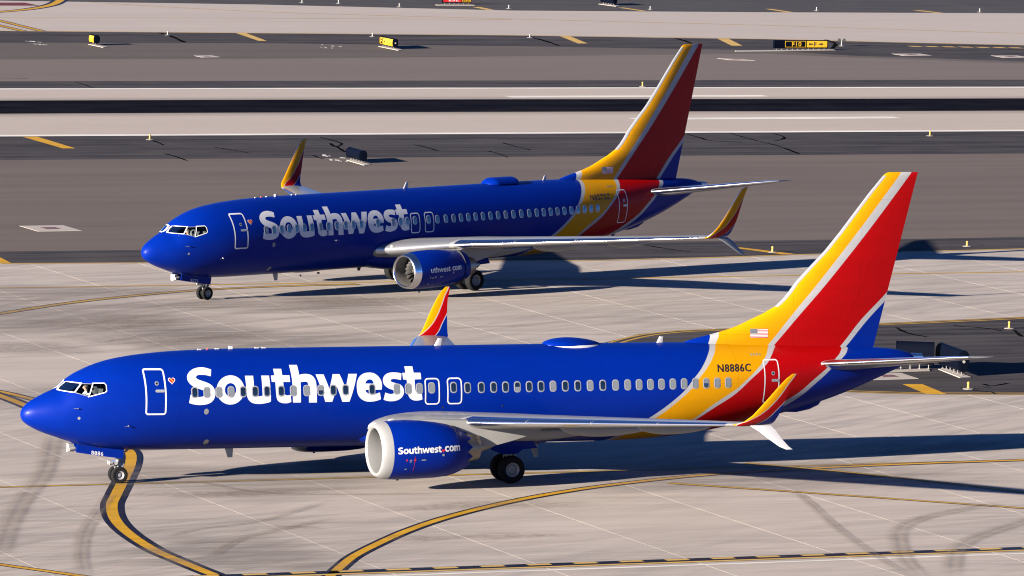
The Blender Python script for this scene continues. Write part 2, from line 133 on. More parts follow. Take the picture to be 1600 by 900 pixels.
class MB:
    """collects simple shapes into one mesh"""
    def __init__(s):
        s.v, s.f = [], []

    def add(s, v, f):
        n = len(s.v)
        s.v += [tuple(p) for p in v]
        s.f += [tuple(i + n for i in q) for q in f]
        return s

    def box(s, c, d, m=None):
        x, y, z = c
        a, b, e = d[0] / 2, d[1] / 2, d[2] / 2
        v = [Vector((sx * a, sy * b, sz * e)) for sx in (-1, 1) for sy in (-1, 1) for sz in (-1, 1)]
        if m: v = [m @ p for p in v]
        v = [p + Vector(c) for p in v]
        return s.add(v, [(0, 1, 3, 2), (4, 6, 7, 5), (0, 4, 5, 1), (2, 3, 7, 6), (0, 2, 6, 4), (1, 5, 7, 3)])

    def tube(s, p0, p1, r0, r1=None, n=12, cap=True):
        r1 = r0 if r1 is None else r1
        p0, p1 = Vector(p0), Vector(p1)
        d = (p1 - p0).normalized()
        a = d.orthogonal().normalized()
        b = d.cross(a)
        v = []
        for p, r in ((p0, r0), (p1, r1)):
            v += [p + (a * math.cos(t) + b * math.sin(t)) * r for t in (2 * math.pi * k / n for k in range(n))]
        f = [(k, (k + 1) % n, n + (k + 1) % n, n + k) for k in range(n)]
        if cap: f += [tuple(range(n - 1, -1, -1)), tuple(range(n, 2 * n))]
        return s.add(v, f)

    def lathe(s, prof, axis='x', n=32, c=(0, 0, 0), close=False, mod=None):
        """prof: list of (along, radius)"""
        v = []
        for a, r in prof:
            for k in range(n):
                t = 2 * math.pi * k / n
                rr = r
                y, z = rr * math.cos(t), rr * math.sin(t)
                if mod: y, z = mod(a, y, z)
                p = {'x': (a, y, z), 'y': (y, a, z), 'z': (y, z, a)}[axis]
                v.append((p[0] + c[0], p[1] + c[1], p[2] + c[2]))
        m = len(prof)
        f = []
        for i in range(m - 1 if not close else m):
            j = (i + 1) % m
            for k in range(n):
                k2 = (k + 1) % n
                f.append((i * n + k, i * n + k2, j * n + k2, j * n + k))
        if axis == 'y': f = [q[::-1] for q in f]
        if not close:
            if prof[0][1] > 1e-4: f.append(tuple(range(n - 1, -1, -1)) if axis != 'y' else tuple(range(n)))
            if prof[-1][1] > 1e-4: f.append(tuple(range((m - 1) * n, m * n)) if axis != 'y' else tuple(range(m * n - 1, (m - 1) * n - 1, -1)))
        return s.add(v, f)

    def build(s, name, mat, parent=None, smooth=False, mw=None, sharp=40, loc=None, rot=None):
        me = new_mesh(name, s.v, s.f, mat, smooth, sharp=sharp if smooth else None)
        bm = bmesh.new(); bm.from_mesh(me)
        bmesh.ops.recalc_face_normals(bm, faces=bm.faces)
        bm.to_mesh(me); bm.free()
        return link(name, me, parent, mw, loc, rot)


def pchip(tab):
    t = np.array(tab, float); x, y = t[:, 0], t[:, 1]; h = np.diff(x); d = np.diff(y) / h
    m = np.zeros(len(x)); m[0] = d[0]; m[-1] = d[-1]
    for i in range(1, len(x) - 1):
        if d[i - 1] * d[i] > 0:
            w1 = 2 * h[i] + h[i - 1]; w2 = h[i] + 2 * h[i - 1]
            m[i] = (w1 + w2) / (w1 / d[i - 1] + w2 / d[i])

    def f(q):
        q = np.clip(np.asarray(q, float), x[0], x[-1]); i = np.clip(np.searchsorted(x, q) - 1, 0, len(h) - 1)
        s = (q - x[i]) / h[i]; s2 = s * s; s3 = s2 * s
        return (2 * s3 - 3 * s2 + 1) * y[i] + (s3 - 2 * s2 + s) * h[i] * m[i] + (3 * s2 - 2 * s3) * y[i + 1] + (s3 - s2) * h[i] * m[i + 1]
    return f


def spline(pts, n=8):
    """Catmull-Rom through 2-D points"""
    P = [np.array(p, float) for p in pts]
    P = [2 * P[0] - P[1]] + P + [2 * P[-1] - P[-2]]
    out = []
    for i in range(1, len(P) - 2):
        p0, p1, p2, p3 = P[i - 1], P[i], P[i + 1], P[i + 2]
        # centripetal form keeps unevenly spaced points from looping
        t0 = 0.0; t1 = t0 + max(np.linalg.norm(p1 - p0), 1e-4) ** .5; t2 = t1 + max(np.linalg.norm(p2 - p1), 1e-4) ** .5
        t3 = t2 + max(np.linalg.norm(p3 - p2), 1e-4) ** .5
        for k in range(n):
            t = t1 + (t2 - t1) * k / n
            a1 = (t1 - t) / (t1 - t0) * p0 + (t - t0) / (t1 - t0) * p1
            a2 = (t2 - t) / (t2 - t1) * p1 + (t - t1) / (t2 - t1) * p2
            a3 = (t3 - t) / (t3 - t2) * p2 + (t - t2) / (t3 - t2) * p3
            b1 = (t2 - t) / (t2 - t0) * a1 + (t - t0) / (t2 - t0) * a2
            b2 = (t3 - t) / (t3 - t1) * a2 + (t - t1) / (t3 - t1) * a3
            out.append((t2 - t) / (t2 - t1) * b1 + (t - t1) / (t2 - t1) * b2)
    out.append(P[-2])
    return out


# ------------------------------------------------------------------ materials
ALB = .62      # common scale: keeps every surface's reflectance in the range of the real one


def sc3(c): return tuple(ALB * x for x in c)


def mat_new(name):
    m = bpy.data.materials.new(name)
    m.use_nodes = True
    nt = m.node_tree
    return m, nt, nt.nodes['Principled BSDF']


def N(nt, typ, **kw):
    n = nt.nodes.new(typ)
    for k, v in kw.items():
        if k == 'inp':
            for kk, vv in v.items(): n.inputs[kk].default_value = vv
        else:
            setattr(n, k, v)
    return n


def math_node(nt, op, a, b=None, clamp=False):
    n = nt.nodes.new('ShaderNodeMath'); n.operation = op; n.use_clamp = clamp
    for i, v in enumerate((a, b)):
        if v is None: continue
        if isinstance(v, (int, float)): n.inputs[i].default_value = v
        else: nt.links.new(v, n.inputs[i])
    return n.outputs[0]


def mixcol(nt, fac, a, b):
    n = nt.nodes.new('ShaderNodeMix'); n.data_type = 'RGBA'
    for i, v in ((0, fac), (6, a), (7, b)):
        if isinstance(v, (int, float)): n.inputs[i].default_value = v
        elif isinstance(v, tuple): n.inputs[i].default_value = (*v, 1) if len(v) == 3 else v
        else: nt.links.new(v, n.inputs[i])
    return n.outputs[2]


def ramp(nt, fac, stops):
    n = nt.nodes.new('ShaderNodeValToRGB')
    e = n.color_ramp.elements
    while len(e) < len(stops): e.new(0.5)
    for el, (p, c) in zip(e, stops):
        el.position = p; el.color = (*c, 1) if len(c) == 3 else c
    nt.links.new(fac, n.inputs[0])
    return n.outputs[0]


def simple(name, color, rough=0.5, metal=0.0, coat=0.0, noise=0.0, nscale=3.0, bump=0.0, spec=None):
    if metal < .5: color = sc3(color)
    m, nt, p = mat_new(name)
    p.inputs['Base Color'].default_value = (*color, 1)
    p.inputs['Roughness'].default_value = rough
    p.inputs['Metallic'].default_value = metal
    p.inputs['Coat Weight'].default_value = coat
    p.inputs['Coat Roughness'].default_value = 0.06
    if spec is not None: p.inputs['Specular IOR Level'].default_value = spec
    if noise:
        tc = N(nt, 'ShaderNodeTexCoord')
        no = N(nt, 'ShaderNodeTexNoise', inp={'Scale': nscale, 'Detail': 5.0, 'Roughness': 0.6})
        nt.links.new(tc.outputs['Object'], no.inputs['Vector'])
        k = math_node(nt, 'MULTIPLY_ADD', no.outputs['Fac'], 2 * noise)
        k.node.inputs[2].default_value = 1 - noise
        v = N(nt, 'ShaderNodeVectorMath', operation='SCALE'); v.inputs[0].default_value = color
        nt.links.new(k, v.inputs['Scale']); nt.links.new(v.outputs[0], p.inputs['Base Color'])
        r2 = math_node(nt, 'MULTIPLY_ADD', no.outputs['Fac'], 0.25)
        r2.node.inputs[2].default_value = max(0.02, rough - 0.125)
        nt.links.new(r2, p.inputs['Roughness'])
        if bump:
            b = N(nt, 'ShaderNodeBump', inp={'Strength': bump, 'Distance': 0.01})
            nt.links.new(no.outputs['Fac'], b.inputs['Height']); nt.links.new(b.outputs[0], p.inputs['Normal'])
    return m


def ground_coords(nt, su=1.0, sv=1.0, turn=0.0):
    """world position turned into the runway frame, scaled along/across"""
    g = N(nt, 'ShaderNodeNewGeometry')
    mp = N(nt, 'ShaderNodeMapping')
    mp.inputs['Rotation'].default_value = (0, 0, -PH - turn)
    nt.links.new(g.outputs['Position'], mp.inputs['Vector'])
    m2 = N(nt, 'ShaderNodeMapping')
    m2.inputs['Scale'].default_value = (su, sv, 1)
    nt.links.new(mp.outputs[0], m2.inputs['Vector'])
    return m2.outputs[0]


def noise_tex(nt, vec, scale, detail=5.0, rough=0.6, dist=0.0):
    n = N(nt, 'ShaderNodeTexNoise', inp={'Scale': scale, 'Detail': detail, 'Roughness': rough, 'Distortion': dist})
    nt.links.new(vec, n.inputs['Vector'])
    return n.outputs['Fac']


def pavement(name, base, streak, dark, streak_amt=.5, rough=.85, fine=.25, slab_var=0.0, bump=.25, su=.05, sv=.55, swirl=0.0, worn=0.0):
    """concrete or asphalt: wear streaks along the traffic, cloudy stains, grit"""
    base, streak, dark = sc3(base), sc3(streak), sc3(dark)
    m, nt, p = mat_new(name)
    a = noise_tex(nt, ground_coords(nt, su, sv), 1.0, 6.0, .62, .35)
    b = noise_tex(nt, ground_coords(nt, .18, .3), 1.0, 5.0, .6, .2)
    g = noise_tex(nt, ground_coords(nt, 1.0, 1.0), 14.0, 4.0, .7)
    a2 = ramp(nt, a, [(.36, (0, 0, 0)), (.66, (1, 1, 1))])
    c = mixcol(nt, math_node(nt, 'MULTIPLY', a2, streak_amt), base, streak)
    b2 = ramp(nt, b, [(.42, (0, 0, 0)), (.75, (1, 1, 1))])
    c = mixcol(nt, math_node(nt, 'MULTIPLY', b2, .55), c, dark)
    if swirl:
        # sweeping marks of turning traffic at slight angles to the taxiway, stronger in some areas
        for turn, s1, s2 in ((.30, .07, .85), (-.16, .05, 1.3), (.62, .10, .9)):
            w = noise_tex(nt, ground_coords(nt, s1, s2, turn), 1.0, 5.0, .65, .5)
            area = noise_tex(nt, ground_coords(nt, .03, .05, turn), 1.0, 2.0, .5)
            f = math_node(nt, 'MULTIPLY', ramp(nt, w, [(.44, (0, 0, 0)), (.64, (1, 1, 1))]), ramp(nt, area, [(.40, (0, 0, 0)), (.60, (1, 1, 1))]))
            c = mixcol(nt, math_node(nt, 'MULTIPLY', f, swirl), c, tuple(.70 * x for x in streak))
        lt = noise_tex(nt, ground_coords(nt, .09, 1.1, .2), 1.0, 5.0, .65, .5)
        c = mixcol(nt, math_node(nt, 'MULTIPLY', ramp(nt, lt, [(.54, (0, 0, 0)), (.70, (1, 1, 1))]), swirl * .7), c, tuple(1.08 * x for x in base))
    k = math_node(nt, 'MULTIPLY_ADD', g, 2 * fine); k.node.inputs[2].default_value = 1 - fine
    if slab_var:
        oi = N(nt, 'ShaderNodeObjectInfo')
        kv = math_node(nt, 'MULTIPLY_ADD', oi.outputs['Random'], slab_var); kv.node.inputs[2].default_value = 1 - slab_var / 2
        k = math_node(nt, 'MULTIPLY', k, kv)
    v = N(nt, 'ShaderNodeVectorMath', operation='SCALE')
    nt.links.new(c, v.inputs[0]); nt.links.new(k, v.inputs['Scale'])
    nt.links.new(v.outputs[0], p.inputs['Base Color'])
    p.inputs['Roughness'].default_value = rough
    p.inputs['Specular IOR Level'].default_value = .0 if max(base) < .04 else .05
    if bump:
        bn = N(nt, 'ShaderNodeBump', inp={'Strength': bump, 'Distance': .006})
        nt.links.new(g, bn.inputs['Height']); nt.links.new(bn.outputs[0], p.inputs['Normal'])
    return m


def paint_mark(name, color, wear=.25, rough=.7):
    """road paint: worn through in patches"""
    m, nt, p = mat_new(name)
    color = sc3(color)
    f = noise_tex(nt, ground_coords(nt, 1, 1), 2.2, 6, .7)
    g = noise_tex(nt, ground_coords(nt, .3, 1.2), .8, 4, .6)
    dk = tuple(c * .72 for c in color)
    c1 = mixcol(nt, ramp(nt, g, [(.35, (0, 0, 0)), (.7, (1, 1, 1))]), color, dk)
    c2 = mixcol(nt, math_node(nt, 'MULTIPLY', ramp(nt, f, [(.56, (0, 0, 0)), (.7, (1, 1, 1))]), wear), c1, (.22, .2, .18))
    nt.links.new(c2, p.inputs['Base Color'])
    p.inputs['Roughness'].default_value = rough
    p.inputs['Specular IOR Level'].default_value = .1
    return m


def stain(name, color, amount, scale=3.0, lo=.38, hi=.62, su=1.0, sv=1.0):
    """a thin deposit (rubber, oil): colour over whatever lies beneath, broken up by noise"""
    m, nt, p = mat_new(name)
    p.inputs['Base Color'].default_value = (*sc3(color), 1)
    p.inputs['Roughness'].default_value = .9
    p.inputs['Specular IOR Level'].default_value = .08
    f = noise_tex(nt, ground_coords(nt, su, sv), scale, 6, .7)
    at = N(nt, 'ShaderNodeAttribute', attribute_name='edge')
    k = math_node(nt, 'MULTIPLY', ramp(nt, f, [(lo, (0, 0, 0)), (hi, (1, 1, 1))]), amount)
    k = math_node(nt, 'MULTIPLY', k, at.outputs['Fac'], True)
    nt.links.new(k, p.inputs['Alpha'])
    return m


M = {}
M['infield'] = pavement('infield', (.155, .128, .113), (.118, .098, .088), (.142, .117, .102), .9, .9, .12, su=.02, sv=.30)
M['infield_far'] = pavement('infield_far', (.175, .145, .135), (.15, .125, .115), (.16, .135, .125), .6, .9, .12, su=.015, sv=.22)
M['infield_dark'] = pavement('infield_dark', (.125, .108, .098), (.095, .083, .076), (.115, .098, .088), .8, .9, .12, su=.02, sv=.25)
M['asphalt'] = pavement('asphalt', (.070, .0635, .066), (.020, .0185, .0215), (.095, .084, .079), 1.0, .95, .2, su=.022, sv=.95)
M['asphalt_far'] = pavement('asphalt_far', (.075, .07, .068), (.05, .048, .05), (.1, .095, .09), .8, .85, .12, su=.02, sv=.5)
M['concrete'] = pavement('concrete', (.50, .438, .388), (.385, .347, .318), (.43, .37, .325), .65, .8, .07, slab_var=.06, swirl=.6)
M['runway'] = pavement('runway', (.46, .40, .355), (.40, .35, .31), (.42, .36, .315), .5, .85, .05, su=.008, sv=.5)
M['concrete_far'] = pavement('concrete_far', (.45, .40, .36), (.38, .345, .33), (.42, .36, .33), .6, .85, .05, su=.008, sv=.25)
M['joint'] = simple('joint', (.50, .44, .395), .95, spec=.05)
M['rubber_band'] = pavement('rubber_band', (.011, .012, .020), (.004, .0045, .010), (.022, .022, .032), .9, .95, .15, su=.006, sv=.8)
M['yellow_paint'] = paint_mark('yellow_paint', (.62, .33, .012), .3)
M['yellow_pale'] = paint_mark('yellow_pale', (.62, .40, .11), .35)
M['yellow_thin'] = paint_mark('yellow_thin', (.48, .29, .04), .5)
M['black_paint'] = paint_mark('black_paint', (.012, .012, .02), .12, .55)
M['white_paint'] = paint_mark('white_paint', (.80, .76, .70), .2)
M['sealant_and_shadow'] = simple('sealant_and_shadow', (.006, .006, .007), 1.0, spec=0.0)  # crack filler; the same dark colour paints one cast shadow
M['tyre_mark'] = stain('tyre_mark', (.27, .225, .19), .38, 1.2, .2, .8, .5, .5)
M['rubber_smear'] = stain('rubber_smear', (.03, .03, .035), .95, 1.0, .25, .75, .012, .9)
M['faint_mark'] = stain('faint_mark', (.25, .215, .19), .3, 1.0, .2, .8, .3, .6)
M['oil_stain'] = stain('oil_stain', (.24, .185, .15), .55, 2.5, .3, .8)
M['rubber_film'] = stain('rubber_film', (.235, .21, .20), .62, 1.0, .3, .72, .10, 1.0)
M['pad'] = simple('pad', (.36, .315, .275), .85, noise=.12, nscale=2)
M['red_paint'] = paint_mark('red_paint', (.16, .03, .03), .4)

# aircraft paint
BLUE = (.0, .0148, .212)
YEL = (.56, .25, .001)
RED = (.33, .0012, .002)
SIL = (.36, .36, .37)


BLUE, YEL, RED, SIL = sc3(BLUE), sc3(YEL), sc3(RED), sc3(SIL)


def gloss(p, rough=.4, coat=.035):
    p.inputs['Roughness'].default_value = rough
    p.inputs['Coat Weight'].default_value = coat
    p.inputs['Coat Roughness'].default_value = .05
    p.inputs['Specular IOR Level'].default_value = .07


def body_grime(nt, c):
    tc = N(nt, 'ShaderNodeTexCoord')
    mp = N(nt, 'ShaderNodeMapping'); mp.inputs['Scale'].default_value = (.35, 1, 1.6)
    nt.links.new(tc.outputs['Object'], mp.inputs['Vector'])
    n = N(nt, 'ShaderNodeTexNoise', inp={'Scale': 1.5, 'Detail': 6.0, 'Roughness': .65})
    nt.links.new(mp.outputs[0], n.inputs['Vector'])
    k = math_node(nt, 'MULTIPLY_ADD', n.outputs['Fac'], .22); k.node.inputs[2].default_value = .89
    sx = N(nt, 'ShaderNodeSeparateXYZ'); nt.links.new(tc.outputs['Object'], sx.inputs[0])
    for ax, per, wd in (('X', 1.524, .014), ('Z', .93, .012)):
        fr = math_node(nt, 'PINGPONG', sx.outputs[ax], per)
        ln = math_node(nt, 'LESS_THAN', fr, wd / 2)
        k = math_node(nt, 'MULTIPLY', k, math_node(nt, 'SUBTRACT', 1.0, math_node(nt, 'MULTIPLY', ln, .30)))
    v = N(nt, 'ShaderNodeVectorMath', operation='SCALE')
    if isinstance(c, tuple): v.inputs[0].default_value = c
    else: nt.links.new(c, v.inputs[0])
    nt.links.new(k, v.inputs['Scale'])
    return v.outputs[0]


def curve_node(nt, zsock, pts, z0, z1, x0, x1):
    """x of a colour boundary as a function of height"""
    t = math_node(nt, 'DIVIDE', math_node(nt, 'SUBTRACT', zsock, z0), z1 - z0, True)
    n = N(nt, 'ShaderNodeFloatCurve')
    c = n.mapping.curves[0]
    ps = sorted(((z - z0) / (z1 - z0), (x - x0) / (x1 - x0)) for x, z in pts)
    while len(c.points) < len(ps): c.points.new(.5, .5)
    for q, (a, b) in zip(c.points, ps):
        q.location = (a, b); q.handle_type = 'AUTO'
    n.mapping.extend = 'EXTRAPOLATED'
    n.mapping.update()
    nt.links.new(t, n.inputs['Value'])
    return math_node(nt, 'MULTIPLY_ADD', n.outputs[0], x1 - x0), x0


def livery(name, curves, cols, z0, z1, x0, x1, soft=.012):
    m, nt, p = mat_new(name)
    tc = N(nt, 'ShaderNodeTexCoord')
    sp = N(nt, 'ShaderNodeSeparateXYZ')
    nt.links.new(tc.outputs['Object'], sp.inputs[0])
    c = cols[0]
    for pts, cc in zip(curves, cols[1:]):
        o, xo = curve_node(nt, sp.outputs['Z'], pts, z0, z1, x0, x1)
        o.node.inputs[2].default_value = xo
        d = math_node(nt, 'SUBTRACT', sp.outputs['X'], o)
        f = math_node(nt, 'MULTIPLY_ADD', d, 1 / soft, True); f.node.inputs[2].default_value = .5
        c = mixcol(nt, f, c, cc)
    nt.links.new(body_grime(nt, c), p.inputs['Base Color'])
    gloss(p)
    return m


FUS_CURVES = [
    [(25.0, 1.3), (25.6, 1.75), (26.35, 2.24), (26.86, 2.58), (27.44, 3.01), (28.05, 3.53), (28.36, 3.89), (28.72, 4.24), (29.08, 4.63), (29.34, 4.91), (29.62, 5.16), (29.76, 5.25), (29.8, 5.4)],
    [(25.25, 1.3), (25.9, 1.75), (26.65, 2.24), (27.12, 2.55), (27.68, 3.0), (28.29, 3.52), (28.65, 3.93), (28.95, 4.23), (29.3, 4.58), (29.57, 4.86), (29.89, 5.16), (30.05, 5.25), (30.1, 5.4)],
    [(27.2, 1.3), (27.9, 1.8), (28.5, 2.17), (29.3, 2.80), (30.05, 3.27), (30.40, 3.48), (30.85, 3.83), (31.29, 4.18), (31.65, 4.48), (32.0, 4.81), (32.27, 5.05), (32.47, 5.14), (32.55, 5.4)],
    [(27.4, 1.3), (28.1, 1.8), (28.66, 2.17), (29.5, 2.74), (30.15, 3.13), (30.5, 3.38), (31.03, 3.83), (31.54, 4.2), (31.93, 4.5), (32.26, 4.81), (32.53, 5.02), (32.74, 5.12), (32.8, 5.4)],
    [(31.6, 2.1), (32.2, 2.5), (32.66, 2.78), (33.1, 3.02), (33.55, 3.31), (34.0, 3.68), (34.49, 4.04), (34.78, 4.24), (35.26, 4.61), (35.47, 4.75), (35.65, 4.89), (35.8, 5.0), (35.85, 5.4)],
    [(31.9, 2.1), (32.68, 2.52), (33.28, 2.87), (33.71, 3.17), (34.15, 3.54), (34.65, 3.93), (34.93, 4.16), (35.57, 4.60), (35.78, 4.74), (35.95, 4.88), (36.1, 5.0), (36.15, 5.4)]]
M['livery'] = livery('fuselage_livery', FUS_CURVES, [BLUE, SIL, YEL, SIL, RED, SIL, BLUE], 1.2, 5.5, 25, 40)
FIN_CURVES = [
    [(29.55, 4.9), (29.70, 5.28), (29.86, 5.65), (30.1, 6.2), (31.0, 8), (32, 12.4)],
    [(29.8, 4.9), (30.02, 5.25), (30.26, 5.75), (30.45, 6.2), (31.3, 8), (32.3, 12.4)],
    [(32.15, 4.9), (32.41, 5.16), (33.25, 6.14), (34.78, 7.87), (38.39, 12.33)],
    [(32.45, 4.9), (32.70, 5.16), (33.59, 6.14), (35.19, 7.87), (38.86, 12.31)],
    [(35.65, 4.9), (35.76, 5.0), (36.70, 6.10), (37.90, 7.25), (42.5, 12.4)],
    [(35.95, 4.9), (36.05, 5.0), (37.02, 6.10), (38.2, 7.25), (42.9, 12.4)]]
M['fin_livery'] = livery('fin_livery', FIN_CURVES, [BLUE, SIL, YEL, SIL, RED, SIL, BLUE], 4.8, 12.6, 29, 44)
WLA = ([(-.05, -.3), (.08, .0), (.45, .19), (.90, .49), (1.22, .83), (1.50, 1.25), (1.77, 1.75), (1.90, 1.95), (2.1, 2.4)],
       [(.5, -.3), (.80, 0.0), (1.15, .21), (1.47, .6), (1.85, 1.1), (2.6, 2.4)])
WLB = ([(.0, -.3), (.20, .05), (.95, .55), (1.34, .97), (1.68, 1.4), (1.93, 1.83), (2.11, 2.05), (2.7, 2.7)],
       [(.5, -.3), (.80, .03), (1.27, .27), (1.74, .74), (2.3, 1.4), (3.2, 2.7)])


def wl_curves(ab, w=.045):
    a, b = ab
    return [a, [(x + w, z) for x, z in a], b, [(x + w, z) for x, z in b]]


M['winglet_a'] = livery('winglet_livery', wl_curves(WLA), [YEL, SIL, RED, SIL, BLUE], -.4, 2.6, -.5, 3, .02)
M['winglet_b'] = livery('winglet_livery', wl_curves(WLB), [YEL, SIL, RED, SIL, BLUE], -.5, 3.2, -.5, 3.5, .02)


def painted(name, color, rough=.38, coat=.05):
    m, nt, p = mat_new(name)
    nt.links.new(body_grime(nt, color), p.inputs['Base Color'])
    gloss(p, rough, coat)
    return m


M['blue'] = painted('blue', BLUE)
M['white'] = painted('white', (.33, .33, .34), .4, .1)
M['decal_white'] = simple('decal_white', (.62, .62, .63), .5)
M['decal_navy'] = simple('decal_navy', (.006, .007, .016), .5)
M['decal_grey'] = simple('decal_grey', (.30, .27, .16), .5)
M['wing_grey'] = simple('wing_grey', (.20, .205, .215), .4, noise=.08, nscale=1.2, coat=.15)
M['wing_under'] = simple('wing_under', (.24, .235, .225), .55, noise=.12, nscale=1.0, coat=.1)
M['metal'] = simple('metal', (.70, .71, .73), .2, 1.0)
M['root_grey'] = simple('root_grey', (.115, .12, .13), .4, noise=.15, nscale=2.5, coat=.1)
M['strip'] = simple('strip', (.30, .31, .33), .35, .3)
M['glove_metal'] = simple('glove_metal', (.34, .345, .36), .35, .8)
M['dull_metal'] = simple('dull_metal', (.42, .40, .37), .42, .9, noise=.15, nscale=3)
M['hot_metal'] = simple('hot_metal', (.20, .18, .16), .45, .9, noise=.2, nscale=4)
M['lip_white'] = simple('lip_white', (.235, .235, .235), .45, 0.0, coat=.1, noise=.06, nscale=2)
M['liner'] = simple('liner', (.13, .122, .11), .5, noise=.1, nscale=5)
M['inlet_grey'] = simple('inlet_grey', (.20, .20, .20), .5, noise=.06, nscale=3)
M['fan'] = simple('fan', (.016, .015, .014), .6)
M['tyre'] = simple('tyre', (.012, .012, .013), .9, noise=.25, nscale=14, spec=.08)
M['rim'] = simple('rim', (.28, .28, .28), .5, .3, noise=.15, nscale=8)
M['strut'] = simple('strut', (.26, .26, .26), .5, .2, noise=.15, nscale=8)
M['dark'] = simple('dark', (.012, .012, .013), .6)
M['bulkhead'] = simple('bulkhead', (.06, .062, .066), .7)
M['seat'] = simple('seat', (.10, .10, .11), .8)
M['lamp_glass'] = simple('lamp_glass', (.35, .35, .34), .12, coat=.8)
M['pane_painted_sky'] = simple('pane_painted_sky', (.09, .20, .27), .15, coat=.6)  # sky reflection painted into the base colour of the farther airliner's panes
M['shade'] = simple('shade', (.17, .19, .20), .3, coat=.4)
M['flag_red'] = simple('flag_red', (.45, .03, .05), .5)
M['flag_white'] = simple('flag_white', (.75, .73, .70), .5)
M['flag_blue'] = simple('flag_blue', (.13, .14, .16), .5)
M['heart_red'] = simple('heart_red', (.5, .01, .015), .4)
M['heart_yellow'] = simple('heart_yellow', (.75, .36, .01), .4)
M['port'] = simple('port', (.20, .20, .21), .5)
M['frame'] = simple('frame', (.38, .39, .40), .4, .4)


def glass(name, tint, trans):
    m, nt, p = mat_new(name)
    nt.nodes.remove(p)
    out = [n for n in nt.nodes if n.type == 'OUTPUT_MATERIAL'][0]
    t = N(nt, 'ShaderNodeBsdfTransparent'); t.inputs[0].default_value = (*[trans * c for c in tint], 1)
    g = N(nt, 'ShaderNodeBsdfGlossy'); g.inputs['Roughness'].default_value = .03; g.inputs[0].default_value = (.45, .45, .45, 1)
    fr = N(nt, 'ShaderNodeFresnel'); fr.inputs[0].default_value = 1.5
    mx = N(nt, 'ShaderNodeMixShader')
    nt.links.new(fr.outputs[0], mx.inputs[0]); nt.links.new(t.outputs[0], mx.inputs[1]); nt.links.new(g.outputs[0], mx.inputs[2])
    nt.links.new(mx.outputs[0], out.inputs[0])
    return m


M['glass'] = glass('glass', (.92, 1, 1), .85)
M['pane'] = simple('pane', (.006, .012, .022), .05, coat=1.0, spec=.8)
# ------------------------------------------------------------------ setting
CAMP = Vector((0, 0, 32.9243))


def in_view(u, v, m=.06):
    p = Vector(W(u, v)) - CAMP
    d = p.dot(c_f)
    if d < 1: return False
    sx = p.dot(c_r) / d * cam_data.lens / 36
    sy = p.dot(c_u) / d * cam_data.lens / 36
    return abs(sx) < .5 + m and abs(sy) < .28125 + m


gm = new_mesh('ground', [(-9000, -3000, -.05), (9000, -3000, -.05), (9000, 16000, -.05), (-9000, 16000, -.05)], [(0, 1, 2, 3)], M['infield_far'])
tag(link('ground', gm), kind='structure')


def strip(name, a, b, mat, z, label=None):
    """pavement strip between two boundary lines given as (u, v) polylines"""
    ua = [p[0] for p in a]; ub = [p[0] for p in b]
    lo, hi = -900.0, 1200.0
    us = sorted(set([lo, hi] + [round(x, 2) for x in ua + ub if lo < x < hi]))
    va = np.interp(us, ua, [p[1] for p in a]); vb = np.interp(us, ub, [p[1] for p in b])
    verts, faces = [], []
    for i, u in enumerate(us):
        verts += [W(u, va[i], z), W(u, vb[i], z)]
        if i: faces.append((2 * i - 2, 2 * i, 2 * i + 1, 2 * i - 1))
    o = link(name, new_mesh(name, verts, faces, mat))
    return tag(o, kind='structure')


def line_const(v): return [(-900, v), (1200, v)]


B = BANDS
strip('taxiway_shoulder', B['b0'], B['b1'], M['asphalt'], .004)
strip('infield', B['b1'], B['b2'], M['infield'], .004)
strip('runway_shoulder', B['b2'], B['b3'], M['asphalt'], .004)
runway = strip('runway', B['b3'], B['b4'], M['runway'], .004)
strip('runway_shoulder', B['b4'], B['b5'], M['asphalt'], .004)
strip('infield', B['b5'], B['b6b'], M['infield_far'], .004)
strip('infield', B['b6b'], B['b6'], M['infield_dark'], .004)
far_sh = strip('taxiway_shoulder', B['b6'], B['b7'], M['asphalt'], .004)
far_taxi = strip('far_taxiway', B['b7'], B['b8'], M['concrete_far'], .004)
far_apron = strip('far_shoulder', B['b8'], line_const(1500), M['asphalt_far'], .004)

# near taxiway of concrete slabs with pale sealed joints
bed = new_mesh('taxiway', [W(-900, 60, -.005), W(1200, 60, -.005), W(1200, 420, -.005), W(-900, 420, -.005)], [(0, 1, 2, 3)], M['joint'])
taxiway = tag(link('taxiway', bed), kind='structure')
slab_mesh = {}
rows = [202.0, 208.1, 213.43] + [213.43 + 6.1 * k for k in range(1, 23)]
GAP = .02
fv, ff = [], []


def filler(u0, u1, v0, v1):
    n = len(fv)
    fv.extend([W(u0, v0), W(u1, v0), W(u1, v1), W(u0, v1)])
    ff.append((n, n + 1, n + 2, n + 3))


